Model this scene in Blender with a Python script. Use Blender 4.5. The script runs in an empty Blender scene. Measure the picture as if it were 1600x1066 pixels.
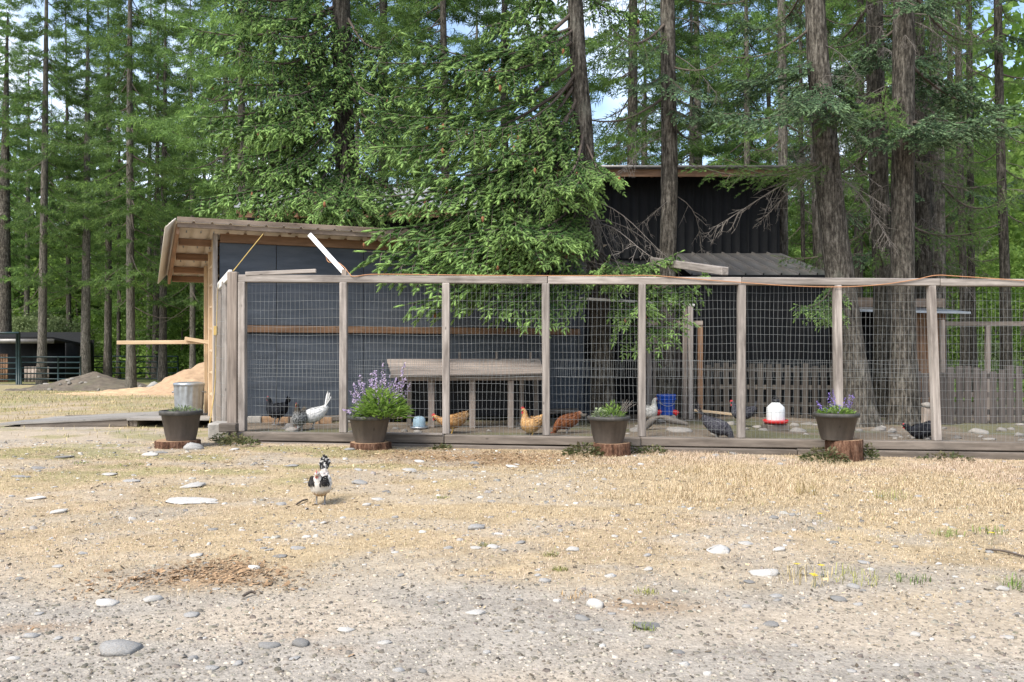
import bpy, bmesh, math, random
import numpy as np
from mathutils import Matrix, Vector, Euler

random.seed(7)
RNG = np.random.default_rng(7)
R = math.radians
scene = bpy.context.scene
C = scene.collection

# ------------------------------------------------------------------ camera
CAM_Z, FPX, HOR = 1.15, 1400.0, 548.0
cam_d = bpy.data.cameras.new('camera')
cam_d.sensor_width = 36.0
cam_d.lens = 36.0 * FPX / 1600.0
cam_d.shift_y = (HOR - 533.0) / 1600.0
cam_d.clip_start, cam_d.clip_end = 0.05, 3000.0
cam = bpy.data.objects.new('camera', cam_d)
cam.location = (0, 0, CAM_Z)
cam.rotation_euler = (R(90), 0, 0)
C.objects.link(cam)
scene.camera = cam

# ------------------------------------------------------------------ light
SUN_EL, SUN_AZ = R(51), R(218)      # azimuth clockwise from +Y: high, behind the camera and to the left
world = bpy.data.worlds.new('World')
scene.world = world
world.use_nodes = True
wn, wl = world.node_tree.nodes, world.node_tree.links
wn.clear()
w_out = wn.new('ShaderNodeOutputWorld')
w_bg = wn.new('ShaderNodeBackground')
w_bg.inputs['Strength'].default_value = 0.15
w_sky = wn.new('ShaderNodeTexSky')
w_sky.sky_type = 'NISHITA'
w_sky.sun_disc = False
w_sky.sun_elevation = SUN_EL
w_sky.sun_rotation = SUN_AZ
w_sky.dust_density = 2.0
w_sky.air_density = 1.0
w_tc = wn.new('ShaderNodeTexCoord')
w_noise = wn.new('ShaderNodeTexNoise')
w_noise.inputs['Scale'].default_value = 3.2
w_noise.inputs['Detail'].default_value = 6
w_ramp = wn.new('ShaderNodeValToRGB')
w_ramp.color_ramp.elements[0].position = 0.50
w_ramp.color_ramp.elements[1].position = 0.70
w_mix = wn.new('ShaderNodeMixRGB')
w_mix.inputs['Color2'].default_value = (6.2, 6.5, 7.0, 1)
wl.new(w_tc.outputs['Generated'], w_noise.inputs['Vector'])
wl.new(w_noise.outputs['Fac'], w_ramp.inputs['Fac'])
wl.new(w_ramp.outputs['Color'], w_mix.inputs['Fac'])
wl.new(w_sky.outputs['Color'], w_mix.inputs['Color1'])
wl.new(w_mix.outputs['Color'], w_bg.inputs['Color'])
wl.new(w_bg.outputs['Background'], w_out.inputs['Surface'])

sun_d = bpy.data.lights.new('sun', 'SUN')
sun_d.energy = 2.6
sun_d.angle = R(22)
sun_d.color = (1.0, 0.965, 0.90)
sun = bpy.data.objects.new('sun', sun_d)
_sd = Vector((math.sin(SUN_AZ) * math.cos(SUN_EL), math.cos(SUN_AZ) * math.cos(SUN_EL), math.sin(SUN_EL)))
sun.rotation_euler = _sd.to_track_quat('Z', 'Y').to_euler()
sun.location = (-8, -8, 20)
C.objects.link(sun)

vs = scene.view_settings
vs.view_transform = 'Standard'
vs.look = 'None'
vs.gamma = 1.0
vs.use_curve_mapping = False
vs.exposure = 1.05
scene.render.engine = 'CYCLES'
scene.cycles.use_denoising = True
scene.cycles.max_bounces = 6
scene.cycles.diffuse_bounces = 3
scene.cycles.transparent_max_bounces = 8

# ------------------------------------------------------------------ helpers
WORLD = {}


def P(px, py, d):
    """photograph pixel at depth d (metres along the view axis) -> point in the place"""
    return Vector(((px - 800.0) / FPX * d, d, CAM_Z + (HOR - py) / FPX * d))


def add(name, me, M=None, parent=None):
    o = bpy.data.objects.new(name, me)
    C.objects.link(o)
    M = M if M is not None else Matrix.Identity(4)
    o.matrix_basis = M
    WORLD[o.name] = M.copy()
    if parent is not None:
        o.parent = parent
        o.matrix_parent_inverse = WORLD[parent.name].inverted()
    return o


def tag(o, label=None, cat=None, group=None, kind=None):
    if label: o['label'] = label
    if cat: o['category'] = cat
    if group: o['group'] = group
    if kind: o['kind'] = kind
    return o


def thing(name, loc, label, cat, group=None):
    o = add(name, None, Matrix.Translation(Vector(loc)))
    o.empty_display_size = 0.2
    return tag(o, label, cat, group)


def np_mesh(name, V, F, mats, mi=None, col=None, smooth=False):
    """V (n,3); F (m,k) all the same size, or a list of such arrays"""
    me = bpy.data.meshes.new(name)
    Fs = F if isinstance(F, list) else [F]
    Fs = [np.asarray(f, dtype=np.int32) for f in Fs if len(f)]
    V = np.asarray(V, dtype=np.float32)
    nl = sum(f.size for f in Fs)
    npoly = sum(len(f) for f in Fs)
    me.vertices.add(len(V))
    me.vertices.foreach_set('co', V.ravel())
    me.loops.add(nl)
    me.loops.foreach_set('vertex_index', np.concatenate([f.ravel() for f in Fs]))
    me.polygons.add(npoly)
    tot = np.concatenate([np.full(len(f), f.shape[1], dtype=np.int32) for f in Fs])
    st = np.concatenate([[0], np.cumsum(tot)[:-1]]).astype(np.int32)
    me.polygons.foreach_set('loop_start', st)
    me.polygons.foreach_set('loop_total', tot)
    if smooth:
        me.polygons.foreach_set('use_smooth', np.ones(npoly, dtype=bool))
    for m in (mats if isinstance(mats, (list, tuple)) else [mats]):
        me.materials.append(m)
    if mi is not None:
        me.polygons.foreach_set('material_index', np.asarray(mi, dtype=np.int32))
    me.update(calc_edges=True)
    if col is not None:
        a = me.color_attributes.new('Col', 'FLOAT_COLOR', 'POINT')
        c = np.ones((len(V), 4), dtype=np.float32)
        c[:, :col.shape[1]] = col
        a.data.foreach_set('color', c.ravel())
    return me


class MB:
    """collects shapes for ONE mesh"""
    def __init__(s):
        s.v, s.f4, s.f3, s.n = [], [], [], 0

    def raw(s, V, F):
        V = np.asarray(V, float)
        F = np.asarray(F, int) + s.n
        (s.f4 if F.shape[1] == 4 else s.f3).append(F)
        s.v.append(V)
        s.n += len(V)
        return s

    def box(s, x0, x1, y0, y1, z0, z1):
        V = [(x0, y0, z0), (x1, y0, z0), (x1, y1, z0), (x0, y1, z0), (x0, y0, z1), (x1, y0, z1), (x1, y1, z1), (x0, y1, z1)]
        F = [(0, 3, 2, 1), (4, 5, 6, 7), (0, 1, 5, 4), (1, 2, 6, 5), (2, 3, 7, 6), (3, 0, 4, 7)]
        return s.raw(V, F)

    def tube(s, pts, rad, seg=6, cap=True):
        V, F = tube(pts, rad, seg)
        n0 = s.n
        s.raw(V, F)
        if cap:
            for ring in (0, len(pts) - 1):
                c = len(s.v) and np.asarray(pts[ring], float)
                s.v.append(c[None]); ci = s.n; s.n += 1
                a = n0 + ring * seg
                fs = [(a + i, a + (i + 1) % seg, ci) for i in range(seg)]
                if ring == 0: fs = [(q, p_, r_) for p_, q, r_ in fs]
                s.f3.append(np.array(fs))
        return s

    def lathe(s, prof, seg=24, sx=1.0, sy=1.0):
        n = len(prof)
        a = np.linspace(0, 2 * np.pi, seg, endpoint=False)
        V = np.array([[(r * np.cos(t) * sx, r * np.sin(t) * sy, z) for t in a] for r, z in prof]).reshape(-1, 3)
        F = [(i * seg + j, i * seg + (j + 1) % seg, (i + 1) * seg + (j + 1) % seg, (i + 1) * seg + j) for i in range(n - 1) for j in range(seg)]
        return s.raw(V, F)

    def mesh(s, name, mat, smooth=False, col=None):
        Fs = []
        if s.f4: Fs.append(np.concatenate(s.f4))
        if s.f3: Fs.append(np.concatenate(s.f3))
        return np_mesh(name, np.concatenate(s.v), Fs, mat, smooth=smooth, col=col)

    def build(s, name, mat, parent=None, M=None, smooth=False):
        col = None
        if 'feather' in mat.name or 'breast' in mat.name or 'hackle' in mat.name or 'tail' in mat.name:
            col = np.repeat(np.random.default_rng(s.n).uniform(0.7, 1.12, (s.n, 1)), 3, 1)
        return add(name, s.mesh(name, mat, smooth, col), M, parent)


def tube(pts, rad, seg=6):
    pts = np.asarray(pts, float)
    n = len(pts)
    rad = np.broadcast_to(np.asarray(rad, float), (n,))
    T = np.gradient(pts, axis=0)
    T /= np.linalg.norm(T, axis=1)[:, None] + 1e-9
    ref = np.array([0, 0, 1.0]) if abs(T[0][2]) < 0.8 else np.array([0, 1.0, 0])
    A = np.cross(T, ref); A /= np.linalg.norm(A, axis=1)[:, None] + 1e-9
    B = np.cross(A, T)
    t = np.linspace(0, 2 * np.pi, seg, endpoint=False)
    V = pts[:, None] + rad[:, None, None] * (A[:, None] * np.cos(t)[None, :, None] + B[:, None] * np.sin(t)[None, :, None])
    V = V.reshape(-1, 3)
    i = np.arange(n - 1)[:, None] * seg
    j = np.arange(seg)[None]
    k = (j + 1) % seg
    F = np.stack([i + j, i + seg + j, i + seg + k, i + k], -1).reshape(-1, 4)
    return V, F


def smooth_path(ctrl, n=24):
    """Catmull-Rom through control points"""
    c = np.asarray(ctrl, float)
    c = np.vstack([2 * c[0] - c[1], c, 2 * c[-1] - c[-2]])
    out = []
    segs = len(c) - 3
    for s_ in range(segs):
        p0, p1, p2, p3 = c[s_:s_ + 4]
        m = max(2, n // segs)
        for t in np.linspace(0, 1, m, endpoint=(s_ == segs - 1)):
            out.append(0.5 * ((2 * p1) + (-p0 + p2) * t + (2 * p0 - 5 * p1 + 4 * p2 - p3) * t * t + (-p0 + 3 * p1 - 3 * p2 + p3) * t ** 3))
    return np.array(out)


_boxcache = {}


def bevel_box(l, w, h, mat, bev=None, key=0):
    """board mesh: long side on local X, slightly rounded edges, a little crooked"""
    bev = bev if bev is not None else min(l, w, h) * 0.09
    k = (round(l, 3), round(w, 3), round(h, 3), mat.name, key)
    if k in _boxcache: return _boxcache[k]
    bm = bmesh.new()
    bmesh.ops.create_cube(bm, size=1.0)
    for v in bm.verts: v.co = Vector((v.co.x * l, v.co.y * w, v.co.z * h))
    bmesh.ops.bevel(bm, geom=list(bm.edges), offset=bev, segments=1, affect='EDGES')
    rr = random.Random(hash(k[:3]) + key)
    j = min(w, h) * 0.03
    for v in bm.verts: v.co += Vector((0, rr.uniform(-j, j), rr.uniform(-j, j)))
    me = bpy.data.meshes.new('board')
    bm.to_mesh(me); bm.free()
    me.materials.append(mat)
    _boxcache[k] = me
    return me


def frame(p0, p1, up=(0, 0, 1)):
    p0, p1 = Vector(p0), Vector(p1)
    x = (p1 - p0).normalized()
    u = Vector(up)
    if abs(x.dot(u.normalized())) > 0.97: u = Vector((0, -1, 0))
    y = u.cross(x).normalized()
    z = x.cross(y)
    M = Matrix((x, y, z)).transposed().to_4x4()
    M.translation = (p0 + p1) / 2
    return M, (p1 - p0).length


def board(name, p0, p1, w, h, mat, parent=None, up=(0, 0, 1), key=0):
    """beam from p0 to p1; h is measured along `up`, w across it"""
    M, l = frame(p0, p1, up)
    return add(name, bevel_box(l, w, h, mat, key=key), M, parent)


# value noise in numpy (for shapes and for where grass and gravel lie)
_perm = np.random.default_rng(3).random((256, 256))


def vnoise(x, y):
    x = np.asarray(x, float); y = np.asarray(y, float)
    xi = np.floor(x).astype(int); yi = np.floor(y).astype(int)
    u = x - xi; v = y - yi
    u = u * u * (3 - 2 * u); v = v * v * (3 - 2 * v)
    g = lambda a, b: _perm[a & 255, b & 255]
    return (g(xi, yi) * (1 - u) + g(xi + 1, yi) * u) * (1 - v) + (g(xi, yi + 1) * (1 - u) + g(xi + 1, yi + 1) * u) * v


def fbm(x, y, o=4):
    s, a, t = 0, 0.5, 0
    for i in range(o):
        s = s + a * vnoise(np.asarray(x) * 2 ** i + 17.3 * i, np.asarray(y) * 2 ** i + 5.1 * i)
        t += a; a *= 0.5
    return s / t


def sstep(x, a, b):
    t = np.clip((np.asarray(x, float) - a) / (b - a), 0, 1)
    return t * t * (3 - 2 * t)


# ------------------------------------------------------------------ materials
class NT:
    def __init__(s, name):
        s.m = bpy.data.materials.new(name)
        s.m.use_nodes = True
        s.n, s.l = s.m.node_tree.nodes, s.m.node_tree.links
        s.bsdf = s.n['Principled BSDF']
        s.out = s.n['Material Output']

    def node(s, t, **kw):
        nd = s.n.new(t)
        for k, v in kw.items():
            if k in nd.inputs: nd.inputs[k].default_value = v
            else: setattr(nd, k, v)
        return nd

    def link(s, a, b): s.l.new(a, b)

    def coord(s, kind='Object', scale=(1, 1, 1)):
        tc = s.node('ShaderNodeTexCoord')
        mp = s.node('ShaderNodeMapping')
        mp.inputs['Scale'].default_value = scale
        s.link(tc.outputs[kind], mp.inputs['Vector'])
        return mp.outputs['Vector']

    def noise(s, vec, scale, detail=4, rough=0.55):
        nd = s.node('ShaderNodeTexNoise', Scale=scale, Detail=detail, Roughness=rough)
        s.link(vec, nd.inputs['Vector'])
        return nd.outputs['Fac']

    def ramp(s, fac, stops):
        r = s.node('ShaderNodeValToRGB')
        e = r.color_ramp.elements
        e[0].position, e[0].color = stops[0][0], (*stops[0][1], 1)
        e[1].position, e[1].color = stops[-1][0], (*stops[-1][1], 1)
        for p_, c_ in stops[1:-1]:
            x = e.new(p_); x.color = (*c_, 1)
        s.link(fac, r.inputs['Fac'])
        return r.outputs['Color']

    def mix(s, fac, a, b, mode='MIX'):
        m = s.node('ShaderNodeMixRGB', blend_type=mode)
        for nm, v in (('Fac', fac), ('Color1', a), ('Color2', b)):
            if isinstance(v, (int, float)): m.inputs[nm].default_value = v
            elif isinstance(v, tuple): m.inputs[nm].default_value = (*v, 1)
            else: s.link(v, m.inputs[nm])
        return m.outputs['Color']

    def vary(s, col, lo=0.8, hi=1.2):
        """per-object brightness"""
        oi = s.node('ShaderNodeObjectInfo')
        mr = s.node('ShaderNodeMapRange')
        mr.inputs['To Min'].default_value, mr.inputs['To Max'].default_value = lo, hi
        s.link(oi.outputs['Random'], mr.inputs['Value'])
        cc = s.node('ShaderNodeCombineColor')
        for i in range(3): s.link(mr.outputs['Result'], cc.inputs[i])
        return s.mix(1.0, col, cc.outputs['Color'], 'MULTIPLY')

    def bump(s, h, strength=0.4, dist=0.01):
        b = s.node('ShaderNodeBump', Strength=strength, Distance=dist)
        s.link(h, b.inputs['Height'])
        s.link(b.outputs['Normal'], s.bsdf.inputs['Normal'])

    def done(s, col=None, rough=0.8, metal=0.0, spec=0.3):
        if col is not None:
            if isinstance(col, tuple): s.bsdf.inputs['Base Color'].default_value = (*col, 1)
            else: s.link(col, s.bsdf.inputs['Base Color'])
        if isinstance(rough, float): s.bsdf.inputs['Roughness'].default_value = rough
        else: s.link(rough, s.bsdf.inputs['Roughness'])
        s.bsdf.inputs['Metallic'].default_value = metal
        s.bsdf.inputs['Specular IOR Level'].default_value = spec
        return s.m


def m_wood(name, dark, light, stain=(0.08, 0.07, 0.06), stain_amt=0.5, lo=0.8, hi=1.15, grain=26, rough=0.85):
    t = NT(name)
    v = t.coord('Object', (1.6, grain, grain))
    oi = t.node('ShaderNodeObjectInfo')
    ad = t.node('ShaderNodeVectorMath', operation='ADD')
    sc = t.node('ShaderNodeVectorMath', operation='SCALE')
    sc.inputs['Scale'].default_value = 40.0
    t.link(oi.outputs['Random'], sc.inputs[0])
    t.link(v, ad.inputs[0]); t.link(sc.outputs[0], ad.inputs[1])
    v = ad.outputs[0]
    g = t.noise(v, 1.0, 5, 0.65)
    c = t.ramp(g, [(0.32, dark), (0.68, light)])
    v2 = t.coord('Object', (2.2, 6, 6))
    ad2 = t.node('ShaderNodeVectorMath', operation='ADD')
    t.link(v2, ad2.inputs[0]); t.link(sc.outputs[0], ad2.inputs[1])
    s_ = t.noise(ad2.outputs[0], 1.0, 5, 0.6)
    f = t.ramp(s_, [(0.50, (0, 0, 0)), (0.72, (stain_amt,) * 3)])
    c = t.mix(f, c, stain)
    vo = t.node('ShaderNodeTexVoronoi', Scale=2.6)
    v3 = t.coord('Object', (1.0, 2.2, 2.2))
    ad3 = t.node('ShaderNodeVectorMath', operation='ADD')
    t.link(v3, ad3.inputs[0]); t.link(sc.outputs[0], ad3.inputs[1])
    t.link(ad3.outputs[0], vo.inputs['Vector'])
    kf = t.ramp(vo.outputs['Distance'], [(0.03, (0.75,) * 3), (0.075, (0, 0, 0))])
    c = t.mix(kf, c, tuple(0.45 * x for x in dark))
    c = t.vary(c, lo, hi)
    t.bump(g, 0.35, 0.004)
    return t.done(c, rough)


def m_plain(name, col, rough=0.5, metal=0.0, var=0.12, scale=14.0, bump=0.0, spec=0.3, lo=1.0, hi=1.0, dirt=None, dirt_amt=0.6, dirt_scale=5.0):
    t = NT(name)
    v = t.coord('Object')
    n = t.noise(v, scale, 5, 0.6)
    c = t.ramp(n, [(0.3, tuple(x * (1 - var) for x in col)), (0.7, tuple(min(1, x * (1 + var)) for x in col))])
    if dirt:
        d = t.noise(v, dirt_scale, 6, 0.65)
        c = t.mix(t.ramp(d, [(0.48, (0, 0, 0)), (0.7, (dirt_amt,) * 3)]), c, dirt)
    if (lo, hi) != (1.0, 1.0): c = t.vary(c, lo, hi)
    if bump: t.bump(n, bump, 0.006)
    r = t.ramp(n, [(0.3, (max(0, rough - 0.08),) * 3), (0.7, (min(1, rough + 0.08),) * 3)])
    return t.done(c, r, metal, spec)


def m_bark(name, dark, mid, light, lichen=0.25):
    t = NT(name)
    v = t.coord('Object', (1, 1, 0.13))
    fur = t.noise(v, 30, 4, 0.6)
    v2 = t.coord('Object', (1, 1, 0.45))
    pl = t.noise(v2, 26, 6, 0.75)
    h = t.mix(0.5, fur, pl)
    c = t.ramp(h, [(0.38, dark), (0.50, mid), (0.62, light)])
    l = t.noise(t.coord('Object', (1, 1, 0.5)), 5.0, 6, 0.75)
    c = t.mix(t.ramp(l, [(0.56, (0, 0, 0)), (0.70, (lichen,) * 3)]), c, (0.27, 0.27, 0.215))
    c = t.vary(c, 0.8, 1.15)
    t.bump(h, 1.0, 0.04)
    return t.done(c, 0.92, 0, 0.12)


def m_leaf(name, dark, mid, light, trans=0.35, rough=0.6, lo=0.85, hi=1.15):
    """leaf and needle faces; Col.r = new growth, Col.g = random per shoot"""
    t = NT(name)
    at = t.node('ShaderNodeVertexColor', layer_name='Col')
    sp = t.node('ShaderNodeSeparateColor')
    t.link(at.outputs['Color'], sp.inputs['Color'])
    c = t.mix(sp.outputs['Green'], dark, mid)
    c = t.mix(sp.outputs['Red'], c, light)
    c = t.vary(c, lo, hi)
    t.link(c, t.bsdf.inputs['Base Color'])
    t.bsdf.inputs['Roughness'].default_value = rough
    t.bsdf.inputs['Specular IOR Level'].default_value = 0.25
    tr = t.node('ShaderNodeBsdfTranslucent')
    t.link(c, tr.inputs['Color'])
    ms = t.node('ShaderNodeMixShader')
    ms.inputs[0].default_value = trans
    t.link(t.bsdf.outputs[0], ms.inputs[1]); t.link(tr.outputs[0], ms.inputs[2])
    t.link(ms.outputs[0], t.out.inputs['Surface'])
    return t.m


def m_attr(name, rough=0.9, sc=60.0, amt=0.25, spec=0.15, bump=0.0):
    """colour comes from the vertices, fine noise on top"""
    t = NT(name)
    at = t.node('ShaderNodeVertexColor', layer_name='Col')
    n = t.noise(t.coord('Object'), sc, 4, 0.6)
    g = t.ramp(n, [(0.3, (1 - amt,) * 3), (0.7, (1 + amt,) * 3)])
    c = t.mix(1.0, at.outputs['Color'], g, 'MULTIPLY')
    if bump: t.bump(n, bump, 0.004)
    return t.done(c, rough, 0, spec)


M_ = {}
M_['post'] = m_wood('weathered_post', (0.165, 0.142, 0.123), (0.40, 0.355, 0.315), (0.085, 0.07, 0.06), 0.65)
M_['post_brown'] = m_wood('weathered_brown_post', (0.17, 0.135, 0.11), (0.36, 0.30, 0.25), (0.08, 0.07, 0.06), 0.5)
M_['timber'] = m_wood('old_timber', (0.10, 0.082, 0.066), (0.215, 0.18, 0.148), (0.05, 0.042, 0.035), 0.6, grain=18)
M_['fresh'] = m_wood('fresh_lumber', (0.40, 0.285, 0.17), (0.58, 0.44, 0.29), (0.29, 0.20, 0.12), 0.35, 0.9, 1.1, grain=14)
M_['rust'] = m_wood('stained_lumber', (0.165, 0.092, 0.052), (0.31, 0.185, 0.11), (0.07, 0.045, 0.03), 0.5, grain=16)
M_['fascia'] = m_wood('water_stained_fascia', (0.13, 0.092, 0.066), (0.30, 0.235, 0.18), (0.065, 0.05, 0.042), 0.75, grain=10)
M_['picket'] = m_wood('grey_brown_picket', (0.042, 0.036, 0.030), (0.115, 0.098, 0.081), (0.028, 0.023, 0.019), 0.5, 0.6, 1.35)
M_['picket_dark'] = m_wood('dark_picket', (0.045, 0.040, 0.037), (0.12, 0.10, 0.088), (0.03, 0.026, 0.024), 0.5, 0.6, 1.3)
M_['deck'] = m_wood('grey_decking', (0.17, 0.155, 0.14), (0.33, 0.31, 0.28), (0.11, 0.10, 0.09), 0.5)
M_['white_wood'] = m_wood('chalky_white_paint', (0.60, 0.58, 0.55), (0.78, 0.76, 0.73), (0.36, 0.33, 0.30), 0.35, 0.95, 1.05)
M_['ply'] = m_wood('blue_grey_painted_plywood', (0.048, 0.057, 0.070), (0.080, 0.092, 0.109), (0.105, 0.108, 0.112), 0.3, 0.95, 1.06, grain=9, rough=0.7)
M_['black_metal'] = m_plain('black_ribbed_steel', (0.006, 0.0065, 0.0075), 0.55, 0.0, 0.3, 3.0, spec=0.16, dirt=(0.012, 0.012, 0.012), dirt_amt=0.5)
M_['dark_void'] = m_plain('near_black_board', (0.010, 0.010, 0.011), 0.8)  # near-black for dark walls; also paints in the shade of the shelter opening
M_['roof_metal'] = m_plain('dark_standing_seam_steel', (0.15, 0.142, 0.132), 0.38, 0.2, 0.2, 4.0, spec=0.5, dirt=(0.13, 0.10, 0.075), dirt_amt=0.5, dirt_scale=3)
M_['white_metal'] = m_plain('pale_galvanised_roof', (0.33, 0.34, 0.35), 0.45, 0.2, 0.1, 3.0, dirt=(0.4, 0.39, 0.36), dirt_amt=0.4)
M_['beige_metal'] = m_plain('beige_steel_trim', (0.60, 0.55, 0.475), 0.5, 0.0, 0.06, 5, dirt=(0.36, 0.30, 0.25), dirt_amt=0.35)
M_['tan_under'] = m_plain('tan_roof_underside', (0.56, 0.47, 0.37), 0.6, 0.0, 0.1, 5, dirt=(0.35, 0.27, 0.2), dirt_amt=0.4)
M_['galv'] = m_plain('galvanised_steel', (0.37, 0.395, 0.42), 0.42, 0.75, 0.22, 9, dirt=(0.33, 0.34, 0.34), dirt_amt=0.5)
M_['wire'] = m_plain('galvanised_wire', (0.25, 0.26, 0.255), 0.5, 0.3, 0.15, 20)
M_['green_steel'] = m_plain('dark_green_pipe', (0.011, 0.026, 0.027), 0.45, 0.0, 0.2, 5)
M_['pot'] = m_wood('brown_resin_barrel', (0.062, 0.052, 0.044), (0.105, 0.088, 0.075), (0.15, 0.125, 0.10), 0.35, 0.9, 1.15, grain=10, rough=0.65)
M_['pot_rim'] = m_plain('dark_resin_rim', (0.052, 0.050, 0.046), 0.55, 0, 0.2, 20, dirt=(0.16, 0.14, 0.12), dirt_amt=0.4)
M_['soil'] = m_plain('potting_soil', (0.045, 0.033, 0.024), 0.95, 0, 0.5, 60, 0.8)
M_['stump'] = m_bark('red_brown_stump_bark', (0.03, 0.017, 0.011), (0.115, 0.058, 0.036), (0.23, 0.135, 0.088), 0.1)
M_['cut'] = m_plain('sawn_end_grain', (0.30, 0.19, 0.11), 0.9, 0, 0.3, 25, 0.4)
M_['bark'] = m_bark('fir_bark', (0.014, 0.0125, 0.010), (0.072, 0.063, 0.051), (0.195, 0.175, 0.145), 0.28)
M_['bark_pale'] = m_bark('pale_lichen_bark', (0.032, 0.029, 0.024), (0.12, 0.108, 0.088), (0.28, 0.255, 0.215), 0.45)
M_['bark_dark'] = m_bark('dark_fir_bark', (0.011, 0.010, 0.008), (0.046, 0.041, 0.032), (0.125, 0.113, 0.094), 0.2)
M_['twig'] = m_plain('grey_dead_twig', (0.16, 0.14, 0.12), 0.9, 0, 0.3, 20, lo=0.7, hi=1.3)
M_['limb'] = m_plain('brown_limb_bark', (0.095, 0.075, 0.06), 0.9, 0, 0.35, 30, 0.3)
M_['spruce'] = m_leaf('spruce_needles', (0.034, 0.076, 0.023), (0.095, 0.200, 0.047), (0.38, 0.56, 0.17), 0.38)
M_['spruce_blue'] = m_leaf('blue_green_needles', (0.050, 0.090, 0.048), (0.105, 0.180, 0.082), (0.25, 0.37, 0.18), 0.36)
M_['fir'] = m_leaf('fir_needles', (0.066, 0.122, 0.036), (0.145, 0.245, 0.062), (0.26, 0.40, 0.10), 0.48, lo=0.75, hi=1.25)
M_['decid'] = m_leaf('bright_deciduous_leaves', (0.095, 0.175, 0.035), (0.19, 0.32, 0.060), (0.33, 0.47, 0.11), 0.5)
M_['willow'] = m_leaf('pale_willow_leaves', (0.11, 0.155, 0.06), (0.20, 0.26, 0.11), (0.31, 0.36, 0.18), 0.45)
M_['herb'] = m_leaf('sage_leaves', (0.075, 0.145, 0.025), (0.15, 0.265, 0.045), (0.27, 0.40, 0.085), 0.4)
M_['herb_grey'] = m_leaf('grey_green_herbs', (0.10, 0.15, 0.055), (0.19, 0.25, 0.10), (0.36, 0.42, 0.24), 0.4)
M_['weed'] = m_leaf('low_weed_leaves', (0.035, 0.065, 0.018), (0.075, 0.12, 0.035), (0.21, 0.17, 0.095), 0.35)
M_['petal'] = m_leaf('lilac_petals', (0.34, 0.25, 0.50), (0.55, 0.45, 0.68), (0.70, 0.58, 0.68), 0.45)
M_['petal_violet'] = m_leaf('violet_petals', (0.14, 0.09, 0.36), (0.25, 0.17, 0.52), (0.38, 0.30, 0.62), 0.4)
M_['cone'] = m_plain('brown_spruce_cone', (0.22, 0.095, 0.045), 0.9, 0, 0.4, 60)
M_['orange_cord'] = m_plain('faded_orange_cord', (0.40, 0.20, 0.10), 0.6)
M_['yellow_cord'] = m_plain('yellow_cord', (0.42, 0.29, 0.09), 0.6)
M_['concrete'] = m_plain('weathered_concrete', (0.30, 0.28, 0.25), 0.9, 0, 0.3, 12, 0.4, dirt=(0.15, 0.13, 0.11))
M_['blue_plastic'] = m_plain('blue_plastic', (0.012, 0.075, 0.42), 0.45, 0, 0.1, 6, spec=0.4)
M_['red_plastic'] = m_plain('red_plastic', (0.58, 0.025, 0.025), 0.45, 0, 0.12, 6, spec=0.4)
M_['white_plastic'] = m_plain('white_plastic', (0.74, 0.75, 0.74), 0.5, 0, 0.06, 6, spec=0.4)
M_['black_plastic'] = m_plain('black_plastic', (0.02, 0.02, 0.022), 0.5, spec=0.4)
M_['pale_blue'] = m_plain('pale_blue_enamel', (0.27, 0.38, 0.44), 0.5, 0, 0.15, 9)
M_['stone'] = m_plain('river_stone', (0.27, 0.262, 0.248), 0.9, 0, 0.35, 14, 0.5, lo=0.62, hi=1.30, dirt=(0.27, 0.23, 0.18), dirt_amt=0.5, dirt_scale=7)
M_['stone_pale'] = m_plain('pale_river_stone', (0.43, 0.41, 0.375), 0.9, 0, 0.3, 14, 0.5, lo=0.85, hi=1.15, dirt=(0.38, 0.33, 0.27), dirt_amt=0.5, dirt_scale=7)
M_['stone_dull'] = m_plain('dusty_run_stone', (0.235, 0.215, 0.19), 0.9, 0, 0.28, 14, 0.25, lo=0.7, hi=1.3, dirt=(0.12, 0.10, 0.08), dirt_amt=0.6, dirt_scale=7)
M_['gravel'] = m_attr('gravel_stone', 0.95, 70, 0.3)
M_['grass'] = m_attr('dry_grass_blade', 0.85, 30, 0.15)
M_['chips'] = m_attr('wood_chip', 0.9, 40, 0.2)
M_['sawdust'] = m_plain('fresh_sawdust', (0.46, 0.325, 0.195), 0.95, 0, 0.22, 7, 0.6, dirt=(0.37, 0.24, 0.14), dirt_amt=0.5, dirt_scale=1.5)
M_['sawdust_top'] = m_plain('reddish_sawdust', (0.37, 0.25, 0.155), 0.95, 0, 0.22, 7, 0.6)
M_['dirt'] = m_plain('grey_brown_dirt', (0.125, 0.102, 0.078), 0.95, 0, 0.4, 5, 0.8, dirt=(0.09, 0.09, 0.05), dirt_amt=0.6, dirt_scale=2.5)

# ------------------------------------------------------------------ ground
def gz(x, y):
    x = np.asarray(x, float); y = np.asarray(y, float)
    z = -0.022 * np.clip(x, -5, 8) * sstep(y, 4.5, 10)
    z = z - 0.50 * sstep(y, 13, 42)
    z = z + 0.035 * (fbm(x * 0.5 + 30, y * 0.5 + 11, 3) - 0.5) * sstep(y, 1, 4) * (1 - sstep(y, 60, 90))
    z = z + 0.014 * (fbm(x * 2.1, y * 2.1, 3) - 0.5)
    return z


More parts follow.
